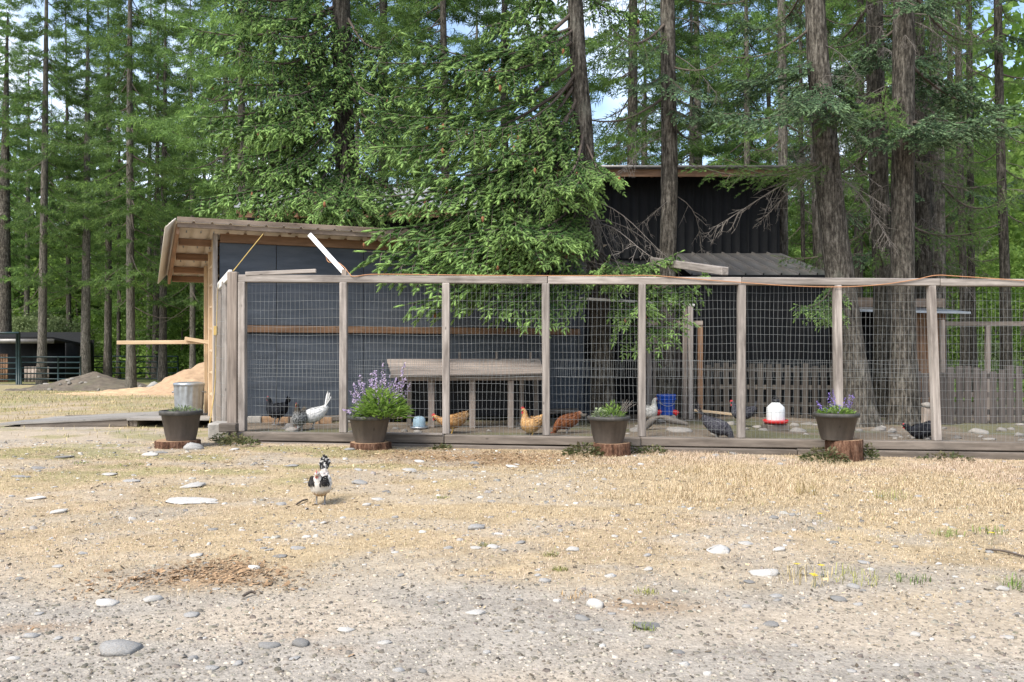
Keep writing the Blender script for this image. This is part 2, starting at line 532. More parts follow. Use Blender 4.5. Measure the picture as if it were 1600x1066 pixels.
def ground_masks(x, y):
    """how far each spot is gravel, straw, green or wood chips (0..1)"""
    n1 = fbm(x * 0.55 + 3, y * 0.8 + 9, 4)
    n2 = fbm(x * 1.6 + 40, y * 2.2 + 3, 4)
    edge = 4.40 + 0.12 * np.clip(x, -4, 4) * -1.0 + (n1 - 0.5) * 3.0
    edge = np.where(x > 0.8, edge - 0.25 * np.clip(x - 0.8, 0, 3), edge)
    grass = sstep(y, edge - 0.7, edge + 0.9)
    grass = grass * (0.45 + 0.55 * sstep(n2, 0.36, 0.55))
    lush = sstep(x, -0.6, 1.6) * sstep(y, 5.6, 7.0) * (1 - sstep(y, 9.6, 10.4))
    grass = np.maximum(grass, lush)
    left_grey = sstep(-x, 3.2, 4.6) * sstep(y, 8.6, 9.6) * (1 - sstep(y, 13, 15)) * sstep(n1, 0.40, 0.55)
    grass = grass * (1 - 0.7 * left_grey)
    green = sstep(n2, 0.52, 0.66) * sstep(-x, -0.5, 2.0) * sstep(y, 6.5, 8.5)
    green = np.maximum(green, 0.75 * sstep(-x, 4.2, 6) * sstep(y, 13, 17) * sstep(n1, 0.34, 0.52))
    chips = np.exp(-(((x + 0.35) / 1.25) ** 2 + ((y - 9.6) / 0.75) ** 2) ** 1.5)
    chips = np.maximum(chips, 0.9 * np.exp(-(((x + 1.55) / 0.33) ** 2 + ((y - 4.58) / 0.26) ** 2) ** 1.5))
    for cx, cy, rx, ry in ((-2.0, 3.72, .22, .06), (-0.85, 3.6, .10, .05), (-.66, 3.42, .08, .05), (0.55, 4.02, .35, .12)):
        chips = np.maximum(chips, 0.8 * np.exp(-(((x - cx) / rx) ** 2 + ((y - cy) / ry) ** 2)))
    chips = chips * (0.5 + 0.5 * sstep(n2, 0.3, 0.6))
    return grass, green, chips


def grid_axis(parts):
    return np.unique(np.concatenate([np.arange(a, b, s) for a, b, s in parts]).round(4))


gx = grid_axis([(-700, -120, 60), (-120, -30, 8), (-30, -10, 1.0), (-10, 10, 0.075), (10, 30, 1.0), (30, 120, 8), (120, 701, 60)])
gy = grid_axis([(-30, 2, 4.0), (2, 11, 0.06), (11, 18, 0.2), (18, 60, 1.2), (60, 140, 8), (140, 1200, 80)])
GX, GY = np.meshgrid(gx, gy)
gX, gY = GX.ravel(), GY.ravel()
gV = np.stack([gX, gY, gz(gX, gY)], 1)
nx, ny = len(gx), len(gy)
ii = (np.arange(ny - 1)[:, None] * nx + np.arange(nx - 1)[None]).ravel()
gF = np.stack([ii, ii + 1, ii + nx + 1, ii + nx], 1)
mg, mgr, mch = ground_masks(gX, gY)
nn = fbm(gX * 5, gY * 7, 3)[:, None]
c_grav = np.array([0.305, 0.272, 0.228]) * (0.82 + 0.36 * nn)
c_gravw = np.array([0.37, 0.31, 0.238])
c_grav = c_grav + (c_gravw - c_grav) * (sstep(fbm(gX * 0.8 + 60, gY * 1.3, 3), 0.42, 0.62) * 0.95)[:, None]
c_straw = np.array([0.355, 0.268, 0.155]) * (0.75 + 0.5 * nn)
c_green = np.array([0.215, 0.205, 0.085]) * (0.8 + 0.4 * nn)
c_chip = np.array([0.245, 0.155, 0.085]) * (0.75 + 0.5 * nn)
gc = c_grav + (c_straw - c_grav) * (mg * 0.85)[:, None]
gc = gc + (c_green - gc) * (mgr * 0.6)[:, None]
gc = gc + (c_chip - gc) * (mch * 0.85)[:, None]
far = sstep(gY, 38, 46)[:, None]
gc = gc * (1 - far) + np.array([0.09, 0.11, 0.04]) * far


def m_ground(name):
    t = NT(name)
    at = t.node('ShaderNodeVertexColor', layer_name='Col')
    v = t.coord('Object')
    n = t.noise(v, 45, 6, 0.7)
    n2 = t.noise(v, 9, 5, 0.6)
    g = t.ramp(n, [(0.28, (0.58,) * 3), (0.5, (1.0,) * 3), (0.72, (1.38,) * 3)])
    c = t.mix(1.0, at.outputs['Color'], g, 'MULTIPLY')
    g2 = t.ramp(n2, [(0.3, (0.85,) * 3), (0.7, (1.12,) * 3)])
    c = t.mix(1.0, c, g2, 'MULTIPLY')
    vo = t.node('ShaderNodeTexVoronoi', Scale=90.0)
    t.link(v, vo.inputs['Vector'])
    h = t.mix(0.45, n, vo.outputs['Distance'])
    t.bump(h, 0.55, 0.012)
    return t.done(c, 0.95, 0, 0.1)


M_['ground'] = m_ground('gravel_and_straw_ground')
ground = add('ground', np_mesh('ground', gV, gF, M_['ground'], col=gc, smooth=True))
tag(ground, 'dry gravel yard with straw coloured grass in front of the run', None, None, 'structure')

# raised dirt floor of the chicken run
FD = 10.70                                            # depth of the front fence


def run_z(x, y):
    x = np.asarray(x, float); y = np.asarray(y, float)
    zf = 0.145 - 0.0134 * x - 0.02
    zb = 0.09 - 0.006 * x
    z = zf + (zb - zf) * sstep(y, 11, 14.5)
    return z + 0.07 * (fbm(x * 1.1 + 8, y * 1.1 + 2, 3) - 0.5) * sstep(y, 10.75, 11.2) + 0.03 * (fbm(x * 5, y * 5, 2) - 0.5)


u_, v_ = np.meshgrid(np.linspace(0, 1, 190), np.linspace(0, 1, 90))
ry_ = 10.62 + v_ * 9.0
rx_ = (-3.30 - 0.30 * np.clip(ry_ - 10.7, 0, 1.3)) * (1 - u_) + 14.0 * u_
rX, rY = rx_.ravel(), ry_.ravel()
ii = (np.arange(89)[:, None] * 190 + np.arange(189)[None]).ravel()
rc = np.array([0.17, 0.137, 0.102]) * (0.7 + 0.6 * fbm(rX * 2.4, rY * 2.4, 4))[:, None]
gm = sstep(fbm(rX * 0.9 + 70, rY * 1.5, 3), 0.52, 0.62)[:, None] * 0.6
rc = rc * (1 - gm) + np.array([0.10, 0.11, 0.05]) * gm
run_floor = add('run_ground', np_mesh('run_ground', np.stack([rX, rY, run_z(rX, rY)], 1), np.stack([ii, ii + 1, ii + 191, ii + 190], 1), M_['ground'], col=rc, smooth=True))
tag(run_floor, 'bare dirt floor inside the wire chicken run', None, None, 'structure')


def G(px, d):
    x = (px - 800.0) / FPX * d
    return Vector((x, d, float(gz(x, d))))


def RG(px, d):
    x = (px - 800.0) / FPX * d
    return Vector((x, d, float(run_z(x, d))))


# ------------------------------------------------------------------ chicken coop (blue-grey shed)
CU = Vector((0.9165, 0.4000, 0)); CN = Vector((0.4000, -0.9165, 0))      # along the front wall / out of it
CO = Vector((-3.92, 12.0, 0))


def CP(a, b, z): return CO + CU * a + CN * b + Vector((0, 0, z))


UP = Vector((0, 0, 1))
coop = thing('chicken_coop', CP(0, 0, 0.1), 'blue-grey plywood coop with sloping roof behind the left half of the wire fence', 'coop')
edges = [0.0, 0.75, 1.97, 3.19, 4.41, 5.42]
for a0, a1 in zip(edges[:-1], edges[1:]):
    for z0, z1 in ((0.24, 1.385), (1.50, 2.60)):
        M, l = frame(CP(a0 + 0.004, -0.02, (z0 + z1) / 2), CP(a1 - 0.004, -0.02, (z0 + z1) / 2), UP)
        add('plywood_panel', bevel_box(l, 0.02, z1 - z0, M_['ply'], 0.002), M, coop)
board('belt_board', CP(0.02, 0.012, 1.445), CP(5.44, 0.012, 1.445), 0.04, 0.095, M_['rust'], coop)
board('header_board', CP(0.01, 0.015, 2.665), CP(5.46, 0.015, 2.665), 0.04, 0.135, M_['rust'], coop)
board('sill_beam', CP(0.0, -0.03, 0.20), CP(5.42, -0.03, 0.20), 0.1, 0.075, M_['timber'], coop)
board('corner_post', CP(-0.05, -0.02, 0.16), CP(-0.05, -0.02, 2.80), 0.085, 0.06, M_['post'], coop, up=CU)
board('corner_post', CP(5.47, -0.03, 0.16), CP(5.47, -0.03, 2.72), 0.09, 0.09, M_['ply'], coop, up=CU)
# left side wall: fresh ply strip and studs
for s0, s1, zt in ((0.10, 0.62, 2.56), (0.66, 1.3, 2.42), (1.34, 1.78, 2.3)):
    M, l = frame(CP(-0.03, -s0, (0.25 + zt) / 2), CP(-0.03, -s1, (0.25 + zt) / 2), UP)
    add('side_panel', bevel_box(l, 0.018, zt - 0.25, M_['fresh'], 0.002), M, coop)
for s in (0.08, 0.64, 1.32):
    board('side_stud', CP(-0.065, -s, 0.2), CP(-0.065, -s, 2.66 - 0.2 * s), 0.045, 0.05, M_['fresh'], coop, up=CN)
for z in (0.55, 0.85, 1.15, 1.45, 1.75, 2.05, 2.3):
    board('side_cleat', CP(-0.062, -0.14, z), CP(-0.062, -0.58, z), 0.03, 0.03, M_['fresh'], coop)
M, l = frame(CP(0, -1.78, 1.2), CP(5.4, -1.78, 1.2), UP)
add('back_wall', bevel_box(l, 0.03, 2.1, M_['ply'], 0.003), M, coop)
M, l = frame(CP(5.46, -0.08, 1.25), CP(5.46, -1.78, 1.25), UP)
add('side_panel', bevel_box(l, 0.02, 2.2, M_['ply'], 0.003), M, coop)
# roof: falls towards the back
RS = -0.215                                           # slope per metre to the back


def CR(a, b, dz=0.0): return CP(a, b, 2.775 + (b - 0.35) * -RS + dz)


roof_n = (CR(0, 1) - CR(0, 0)).cross(CU).normalized()
if roof_n.z < 0: roof_n = -roof_n
board('fascia_board', CP(-0.55, 0.35, 2.795), CP(5.65, 0.35, 2.795), 0.04, 0.135, M_['fascia'], coop)
for b in (-0.22, -0.85, -1.48, -1.93):
    board('purlin', CR(-0.50, b, -0.045), CR(5.6, b, -0.045), 0.04, 0.09, M_['rust'], coop, up=roof_n)
board('barge_rafter', CR(-0.54, 0.32, -0.06), CR(-0.54, -1.95, -0.06), 0.04, 0.135, M_['rust'], coop, up=roof_n)
for a in (0.9, 2.0, 3.1, 4.2, 5.2):
    board('rafter_block', CP(a, 0.02, 2.755), CP(a, 0.32, 2.785), 0.05, 0.06, M_['rust'], coop)
rp = thing_part = add('roof', None, Matrix.Translation(CR(-0.6, 0.4)), coop)
a = -0.60
ribs = []
while a < 5.6:
    a1 = min(a + 0.91, 5.72)
    mb = MB()
    # corrugated sheet with raised ribs, 3 mm steel, tan side down
    xs = []
    k = a
    while k < a1 - 0.001:
        e = min(k + 0.2275, a1)
        xs += [(k, 0.0), (k + 0.012, 0.022), (k + 0.034, 0.022), (k + 0.046, 0.0)]
        k += 0.2275
    xs.append((a1 - 0.001, 0.0))
    top, bot = [], []
    for b in (0.40, -2.0):
        for x_, h_ in xs: top.append(CR(x_, b, 0.012 + h_))
        for x_, h_ in xs: bot.append(CR(x_, b, 0.008 + h_))
    n = len(xs)
    # order: row0 top(n) row0 ... top list holds row0 then row1
    Vt = top + bot
    F = [(i, i + 1, n + i + 1, n + i) for i in range(n - 1)]
    F += [(2 * n + i, 3 * n + i, 3 * n + i + 1, 2 * n + i + 1) for i in range(n - 1)]
    F += [(i, 2 * n + i, 2 * n + i + 1, i + 1) for i in range(n - 1)]
    me = np_mesh('roof_sheet', np.array([tuple(p - CR(a, 0.4)) for p in Vt]), np.array(F), [M_['roof_metal'], M_['tan_under']], mi=[0] * (n - 1) + [1] * (n - 1) + [0] * (n - 1))
    add('roof_sheet', me, Matrix.Translation(CR(a, 0.4)), rp)
    a = a1
for b in (0.0, -0.62, -1.25, -1.72):
    for a in (-0.42, -0.24, -0.08):
        mb = MB()
        mb.tube([(0, 0, 0), (0, 0, 0.03)], [0.010, 0.008], 6)
        mb.build('screw_tip', M_['galv'], coop, Matrix.Translation(CR(a, b + 0.10, -0.025)))
# beige bent trim along the left roof edge
tri = [CR(-0.575, 0.42, 0.045), CR(-0.575, -2.02, 0.045), CR(-0.70, -2.02, -0.10), CR(-0.70, 0.42, -0.08)]
mb = MB()
o0 = tri[0]
off = Vector((0.012, 0, -0.004))
V = [tuple(p - o0) for p in tri] + [tuple(p - o0 + off) for p in tri]
mb.raw(V, [(0, 1, 2, 3), (7, 6, 5, 4), (0, 3, 7, 4), (1, 5, 6, 2), (3, 2, 6, 7), (0, 4, 5, 1)])
mb.build('edge_trim', M_['beige_metal'], coop, Matrix.Translation(o0))
mb = MB()
p0, p1 = CR(-0.60, 0.42, 0.03), CR(-0.60, -2.02, 0.03)
for f_ in (0.25, 0.55, 0.85):
    q0 = tri[0].lerp(tri[3], f_) - o0; q1 = tri[1].lerp(tri[2], f_) - o0
    mb.tube([tuple(q0 + Vector((-.004, 0, 0))), tuple(q1 + Vector((-.004, 0, 0)))], 0.006, 5)
mb.build('trim_crease', M_['beige_metal'], coop, Matrix.Translation(o0))

# bricks and blocks under the coop
for i, a in enumerate((0.45, 0.62, 0.80, 1.0, 1.22, 1.38, 1.75, 2.05)):
    p = CP(a, 0.10 + 0.05 * (i % 3), 0)
    z = float(run_z(p.x, p.y))
    o = board('brick', p + Vector((-0.09, 0, z + 0.045)), p + Vector((0.09, 0.02 * (i % 2), z + 0.045)), 0.09, 0.09, M_['cut'] if i % 3 else M_['concrete'])
    tag(o, 'small brick lying under the coop wall behind the fence', 'brick', 'bricks under the coop wall')

# long fresh board sticking out of the coop side
o = board('plank', P(183, 535.5, 13.0), P(327, 534.5, 13.0), 0.035, 0.055, M_['fresh'])
tag(o, 'long fresh lumber board sticking out level from the left coop wall', 'plank')
o = board('offcut', P(289, 529, 12.95), P(326, 535, 12.95), 0.03, 0.05, M_['fresh'])
tag(o, 'short tapered lumber offcut resting on the long projecting board', 'offcut')

# ------------------------------------------------------------------ black barn with lean-to
barn = thing('black_barn', (2.2, 18.0, 0), 'tall black ribbed steel barn with a grey lean-to roof behind the trees', 'barn')


def siding(name, x0, x1, y, z0, z1, pitch, mat, parent, rib=0.028, per=5):
    """vertical ribbed sheets facing the camera, each sheet its own piece"""
    cache = {}
    x = x0
    while x < x1 - 0.02:
        w = min(per * pitch, x1 - x)
        k = round(w, 3)
        if k not in cache:
            xs = []
            q = 0.0
            while q < w - 0.001:
                xs += [(q, 0), (min(q + 0.012, w), rib), (min(q + 0.04, w), rib), (min(q + 0.052, w), 0)]
                q += pitch
            xs.append((w, 0))
            V = [(a_, -h_, 0) for a_, h_ in xs] + [(a_, -h_, z1 - z0) for a_, h_ in xs]
            n = len(xs)
            F = [(i, i + 1, n + i + 1, n + i) for i in range(n - 1)]
            cache[k] = np_mesh(name, np.array(V), np.array(F), mat)
        add(name, cache[k], Matrix.Translation((x, y, z0)), parent)
        x += w


siding('siding_sheet', 0.1, 5.38, 18.0, 3.0, 4.68, 0.185, M_['black_metal'], barn)
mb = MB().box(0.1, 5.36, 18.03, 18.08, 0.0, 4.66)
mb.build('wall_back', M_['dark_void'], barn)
mb = MB().box(5.30, 5.38, 18.02, 23, 0.0, 4.7)
mb.build('side_wall', M_['black_metal'], barn)
mb = MB().box(0.05, 0.13, 18.02, 23, 0.0, 4.7)
mb.build('side_wall', M_['black_metal'], barn)
board('fascia_board', (-0.15, 17.42, 4.60), (5.75, 17.42, 4.60), 0.04, 0.14, M_['rust'], barn)
for i in range(11):
    x = -0.1 + i * 0.58
    board('rafter', (x, 17.44, 4.61), (x, 18.05, 4.70), 0.05, 0.13, M_['rust'], barn)
mb = MB().raw([(-0.3, 17.3, 4.68), (5.9, 17.3, 4.68), (5.9, 23, 5.53), (-0.3, 23, 5.53), (-0.3, 17.3, 4.73), (5.9, 17.3, 4.73), (5.9, 23, 5.58), (-0.3, 23, 5.58)],
              [(0, 3, 2, 1), (4, 5, 6, 7), (0, 1, 5, 4), (1, 2, 6, 5), (2, 3, 7, 6), (3, 0, 4, 7)])
mb.build('roof', M_['roof_metal'], barn)
# lean-to roof: standing seam panels
lr = add('lean_to_roof', None, Matrix.Translation((2, 16.5, 2.7)), barn)
LT0, LT1 = Vector((0, 17.97, 3.10)), Vector((0, 15.0, 2.42))
pw = 0.30
x = 3.0
pan = None
while x < 5.38:
    w = min(pw, 5.40 - x)
    if w < 0.05: break
    d = LT1 - LT0
    nrm = Vector((0, 0.22, 1)).normalized()
    V, F = [], []
    prof = [(0, 0), (0.004, 0.03), (0.022, 0.03), (0.026, 0.0), (w, 0.0)]
    for t_ in (0, 1):
        for a_, h_ in prof: V.append(tuple(d * t_ + Vector((a_, 0, 0)) + Vector((0, -0.2, 1)).normalized() * h_))
    F = [(i, 5 + i, 6 + i, i + 1) for i in range(4)]
    if pan is None or w < pw - .001:
        pan = np_mesh('roof_panel', np.array(V), np.array(F), M_['roof_metal'])
    add('roof_panel', pan, Matrix.Translation(LT0 + Vector((x, 0, 0))), lr)
    x += pw
board('eave_trim', (3.0, 14.98, 2.385), (5.4, 14.98, 2.385), 0.03, 0.06, M_['black_metal'], barn)
siding('siding_sheet', 0.62, 5.3, 15.12, 0.05, 2.40, 0.185, M_['black_metal'], barn, rib=0.02)
mb = MB().box(5.28, 5.33, 15.1, 18, 0.0, 2.45)
mb.build('side_wall', M_['black_metal'], barn)

# pale roofed barn behind the coop
wb = thing('pale_roof_barn', (-3.3, 20, -0.2), 'low barn with pale corrugated metal roof glimpsed between spruce branches', 'barn')
rr_ = add('roof', None, Matrix.Translation((-3.3, 21, 5)), wb)
xs = []
q = 0.0
while q < 0.9:
    xs += [(q, 0), (q + 0.02, 0.03), (q + 0.06, 0.03), (q + 0.08, 0)]
    q += 0.225
xs.append((0.9, 0))
n = len(xs)
V = [(a_, 0, h_) for a_, h_ in xs] + [(a_, 3.2, 1.0 + h_) for a_, h_ in xs]
sheet = np_mesh('roof_sheet', np.array(V), np.array([(i, i + 1, n + i + 1, n + i) for i in range(n - 1)]), M_['white_metal'])
for i in range(6):
    add('roof_sheet', sheet, Matrix.Translation((-6.2 + 0.9 * i, 19.7, 4.30)), rr_)
board('fascia_board', (-6.1, 19.85, 4.18), (-0.85, 19.85, 4.18), 0.05, 0.16, M_['rust'], wb)
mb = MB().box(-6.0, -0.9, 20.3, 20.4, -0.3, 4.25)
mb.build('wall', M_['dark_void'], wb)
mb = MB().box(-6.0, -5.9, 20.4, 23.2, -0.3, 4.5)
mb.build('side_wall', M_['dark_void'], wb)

# low brown shelter on the right, half hidden by trunks
ls = thing('low_shelter', (6.6, 16.4, 0.0), 'low brown board shelter with a thin pale roof edge behind the right trunks', 'shelter')
mb = MB().raw([(5.65, 15.9, 1.86), (8.1, 15.9, 1.80), (8.1, 18.2, 2.05), (5.65, 18.2, 2.1), (5.65, 15.9, 1.90), (8.1, 15.9, 1.84), (8.1, 18.2, 2.09), (5.65, 18.2, 2.14)],
              [(0, 3, 2, 1), (4, 5, 6, 7), (0, 1, 5, 4), (1, 2, 6, 5), (2, 3, 7, 6), (3, 0, 4, 7)])
mb.build('roof', M_['roof_metal'], ls)
board('roof_edge', (5.62, 15.87, 1.87), (8.12, 15.87, 1.82), 0.03, 0.04, M_['galv'], ls)
for x0, x1, z0, z1, m in ((6.1, 6.95, 1.93, 2.10, 'fascia'), (7.1, 7.75, 1.93, 2.08, 'fascia')):
    board('upstand_board', (x0, 16.05, (z0 + z1) / 2), (x1, 16.05, (z0 + z1) / 2), 0.03, z1 - z0, M_[m], ls)
x = 7.0
while x < 7.85:
    board('wall_board', (x, 16.3, 0.0), (x, 16.3, 1.84), 0.11, 0.025, M_['rust'], ls, up=(0, -1, 0), key=int(x * 10))
    x += 0.118
for x in (5.75, 5.9):
    board('wall_board', (x, 16.0, 0.0), (x, 16.0, 1.84), 0.11, 0.03, M_['rust'], ls, up=(0, -1, 0))
board('corner_post', (5.72, 15.95, 0), (5.72, 15.95, 1.84), 0.09, 0.09, M_['post_brown'], ls)
MB().box(5.66, 7.9, 17.9, 17.95, 0, 2.0).build('back_wall', M_['dark_void'], ls)  # black colour stands in for the shade inside the opening

# ------------------------------------------------------------------ front wire fence
fence = thing('wire_fence', P(960, 690, FD), 'tall wire mesh fence on weathered square posts running across the picture', 'fence')
POSTS = [379, 537, 697, 853, 1003, 1158, 1309, 1459, 1612]


def tim_top(x): return 0.145 - 0.0134 * x


def rail_z(x): return 2.055 - 0.0055 * (x + 3.2)


pxs = [(p - 800) / FPX * FD for p in POSTS]
lean = [0, 0.0, 0.0, 0.006, 0.0, 0.0, 0.012, 0.035, 0]
for i, x in enumerate(pxs):
    m = M_['post']
    board('post', (x + lean[i], FD, tim_top(x)), (x - lean[i], FD, rail_z(x) - 0.085), 0.088, 0.10, m, fence, up=(0, -1, 0), key=i)
xe = [pxs[0] - 0.045, pxs[3] + 0.02, pxs[5] + 0.0, pxs[7] + 0.06, pxs[8] + 0.1]
for i, (a, b) in enumerate(zip(xe[:-1], xe[1:])):
    board('top_rail', (a + 0.003, FD, rail_z(a) - 0.045), (b - 0.003, FD, rail_z(b) - 0.045), 0.09, 0.088, M_['post'], fence, key=i)
# corner post and the return along the left side
xc = (364 - 800) / FPX * FD
board('corner_post', (xc, FD + 0.02, 0.10), (xc, FD + 0.02, 2.09), 0.115, 0.12, M_['post_brown'], fence, up=(0, -1, 0))
ret0, ret1 = P(360, 428, FD + 0.08), P(342, 448, 11.95)
board('top_rail', ret0, ret1, 0.04, 0.10, M_['white_wood'], fence)
for t_, m in ((0.45, 'post'), (0.97, 'post_brown')):
    q = ret0.lerp(ret1, t_)
    board('post', (q.x, q.y, 0.12), (q.x, q.y, q.z - 0.02), 0.07, 0.06, M_[m], fence, up=(0, -1, 0))


def wires(name, u0, u1, z0f, z1f, place, parent, du=0.0508, dz=0.1016, r=0.00135, ph=0.0):
    """welded 2 x 4 inch mesh as thin square rods with small bends"""
    mb = MB()
    L = u1 - u0
    nv = int(L / du)
    for i in range(nv + 1):
        u = u0 + (i + ph) * du
        if u > u1: break
        zz = np.linspace(0, 1, 7)
        w = 0.006 * np.sin(zz * 5.0 + i * 0.35) + 0.004 * random.uniform(-1, 1)
        pts = [place(u + w[k], z0f(u) + (z1f(u) - z0f(u)) * zz[k], 0.004 * math.sin(k * 1.3 + i)) for k in range(7)]
        mb.tube(pts, r, 4, False)
    k = 0
    while True:
        za = z0f((u0 + u1) / 2) + k * dz
        if za > z1f((u0 + u1) / 2): break
        uu = np.linspace(u0, u1, 9)
        pts = [place(u, za + z0f(u) - z0f((u0 + u1) / 2) + 0.007 * math.sin(u * 4 + k * .5) + .002 * math.sin(u * 23 + k), 0.003) for u in uu]
        mb.tube(pts, r, 4, False)
        k += 1
    mb.build(name, M_['wire'], parent)


pl = lambda u, z, d: (u, FD + 0.055 + d, z)
for a, b in zip(pxs[:-1], pxs[1:]):
    wires('wire_mesh', a, b, lambda u: 0.83, lambda u: rail_z(u) - 0.01, pl, fence)
    wires('wire_mesh', a + 0.01, b, lambda u: tim_top(u) - 0.01, lambda u: 1.04, lambda u, z, d: (u, FD + 0.066 + d, z), fence, ph=0.45)
dr = (ret1 - ret0); dr.z = 0; Lr = dr.length; dr.normalize()
wires('wire_mesh', 0.05, Lr, lambda u: 0.14, lambda u: 2.0, lambda u, z, d: (ret0.x + dr.x * u - 0.06, ret0.y + dr.y * u, z), fence, du=0.1016, dz=.1524)

# timbers under the fence
timb = thing('timber_edging', (1.4, 10.56, 0), 'stacked old brown timbers edging the dirt under the wire fence', 'edging')
tx = [-3.25, -0.80, 1.52, 3.85, 6.35]
for i, (a, b) in enumerate(zip(tx[:-1], tx[1:])):
    board('timber', (a + 0.004, 10.62, tim_top(a) - 0.05), (b - 0.004, 10.62 - 0.01 * (i % 2), tim_top(b) - 0.05), 0.14, 0.10, M_['timber'], timb, key=i)
tx = [-3.18, -1.45, 0.78, 3.35, 6.35]
for i, (a, b) in enumerate(zip(tx[:-1], tx[1:])):
    board('timber', (a + 0.004, 10.575, tim_top(a) - 0.16), (b - 0.004, 10.575 + 0.012 * (i % 2), tim_top(b) - 0.17), 0.16, 0.11, M_['timber'], timb, key=i + 9)
o = board('plank', (-1.78, 10.585, tim_top(-1.78) + 0.008), (-0.82, 10.585, tim_top(-.82) - 0.0 + 0.008), 0.10, 0.018, M_['post'])
tag(o, 'thin weathered board lying on the timbers right of the lilac planter', 'plank')
# concrete block and wooden block at the corner
o = board('concrete_block', P(331, 672, 10.75), P(362, 672, 10.75), 0.3, 0.19, M_['concrete'])
tag(o, 'pale concrete block under the left corner of the fence', 'block')
o = board('wood_block', P(344, 668, 10.50), P(371, 668, 10.50), 0.12, 0.10, M_['timber'])
tag(o, 'short dark timber block in front of the concrete corner block', 'block')

# loose boards, braces and cords on the fence
o = board('plank', P(384, 428, FD - 0.03), P(494, 423.5, FD + 0.0), 0.05, 0.045, M_['post'])
tag(o, 'loose grey board lying on the fence top beside the left corner post', 'plank')
o = board('brace_board', P(486, 369, 11.72), P(542, 431, FD + 0.04), 0.085, 0.06, M_['white_wood'], up=(0.75, 0, 0.66))
tag(o, 'slanting white painted brace from coop roof to fence post', 'brace')
o = board('post_stub', P(538, 432, FD - 0.0), P(538, 421, FD - 0.0), 0.06, 0.05, M_['post_brown'], up=(0, -1, 0))
tag(o, 'short dark wooden stub at the foot of the white brace', 'stub')
o = board('brace_beam', P(1020, 408, 12.9), P(1133, 424, FD + 0.06), 0.10, 0.10, M_['post'])
tag(o, 'grey square beam resting on the fence rail near the black barn', 'beam')

cord_px = [(484, 372, 11.68), (505, 392, 11.35), (513, 409, 11.2), (527, 410, 11.0), (538, 418, 10.72), (546, 428, 10.66), (553, 432, 10.64), (580, 429, 10.66), (640, 429, 10.67), (760, 430.5, 10.67), (900, 431, 10.67), (1008, 430.5, 10.66), (1050, 433, 10.645), (1110, 438, 10.64),
           (1160, 441.5, 10.64), (1230, 446.5, 10.64), (1310, 448.5, 10.63), (1375, 445, 10.64), (1430, 437, 10.64), (1462, 430.5, 10.65), (1500, 432, 10.645), (1620, 440, 10.64)]
mb = MB(); mb.tube(smooth_path([tuple(P(*c)) for c in cord_px], 160), 0.0058, 6)
tag(mb.build('extension_cord', M_['orange_cord'], smooth=True), 'faded orange extension cord draped along the fence top rail', 'cord')
yc = [P(411, 366, 11.7), P(385, 398, 11.2), P(364, 424, 10.82), P(350, 437, 11.4), P(341, 450, 11.8), P(338, 520, 11.8), P(336, 600, 11.8), P(331, 640, 11.6), P(327, 665, 11.3)]
mb = MB(); mb.tube(smooth_path([tuple(p) for p in yc], 60), 0.0065, 6)
tag(mb.build('hanging_cord', M_['yellow_cord'], smooth=True), 'yellow cord running from the eave over the corner post to the ground', 'cord')
mb = MB(); mb.box(-.022, .022, -.02, .02, -.06, .06)
tag(add('cord_connector', bevel_box(0.045, 0.04, 0.12, M_['yellow_cord']), Matrix.Translation(P(337, 517, 11.78))), 'yellow plug connector on the cord by the coop wall', 'connector')

# ------------------------------------------------------------------ picket fences, gate frame inside
pf = thing('picket_fence', RG(1190, 14.5), 'weathered pallet picket fence in front of the black lean-to wall', 'fence')
x0, x1 = (1008 - 800) / FPX * 14.5 + 0.45, (1316 - 800) / FPX * 14.5
x = x0; i = 0
while x < x1:
    rr = random.Random(i)
    z = float(run_z(x, 14.5)); h = 0.86 + rr.uniform(-0.03, 0.03)
    board('picket', (x + rr.uniform(-.008, .008), 14.46, z), (x, 14.46, z + h), 0.085, 0.018, M_['picket'], pf, up=(0, -1, 0), key=i % 5)
    x += 0.142 + rr.uniform(-0.012, 0.012); i += 1
for zz in (0.24, 0.52, 0.80):
    board('rail', (x0 - 0.05, 14.50, 0.05 + zz), (x1, 14.50, 0.03 + zz), 0.04, 0.075, M_['picket'], pf)
pf2 = thing('picket_fence', RG(1540, 13.5), 'darker close-set picket fence at the right edge of the run', 'fence')
x0, x1 = (1432 - 800) / FPX * 13.5, (1640 - 800) / FPX * 13.5
x = x0; i = 0
while x < x1:
    rr = random.Random(i + 99)
    z = float(run_z(x, 13.5)); h = 0.82 + rr.uniform(-0.05, 0.05)
    board('picket', (x + rr.uniform(-.01, .01), 13.46, z), (x, 13.46, z + h), 0.095, 0.018, M_['picket_dark'], pf2, up=(0, -1, 0), key=i % 5)
    x += 0.118 + rr.uniform(-0.01, 0.02); i += 1
for zz in (0.2, 0.46, 0.74):
    board('rail', (x0, 13.5, 0.03 + zz), (x1, 13.5, 0.02 + zz), 0.04, 0.08, M_['picket_dark'], pf2)
rf = thing('rail_frame', RG(1545, 14.4), 'brown post and rail frame above the dark pickets on the right', 'frame')
board('rail', P(1470, 506, 14.4), P(1640, 506, 14.4), 0.05, 0.07, M_['timber'], rf)
board('post', (P(1543, 0, 14.4).x, 14.4, 0.0), P(1543, 509, 14.4), 0.07, 0.07, M_['post_brown'], rf, up=(0, -1, 0))
board('post', (P(1472, 0, 14.4).x, 14.4, 0.0), P(1472, 500, 14.4), 0.07, 0.07, M_['post_brown'], rf, up=(0, -1, 0))

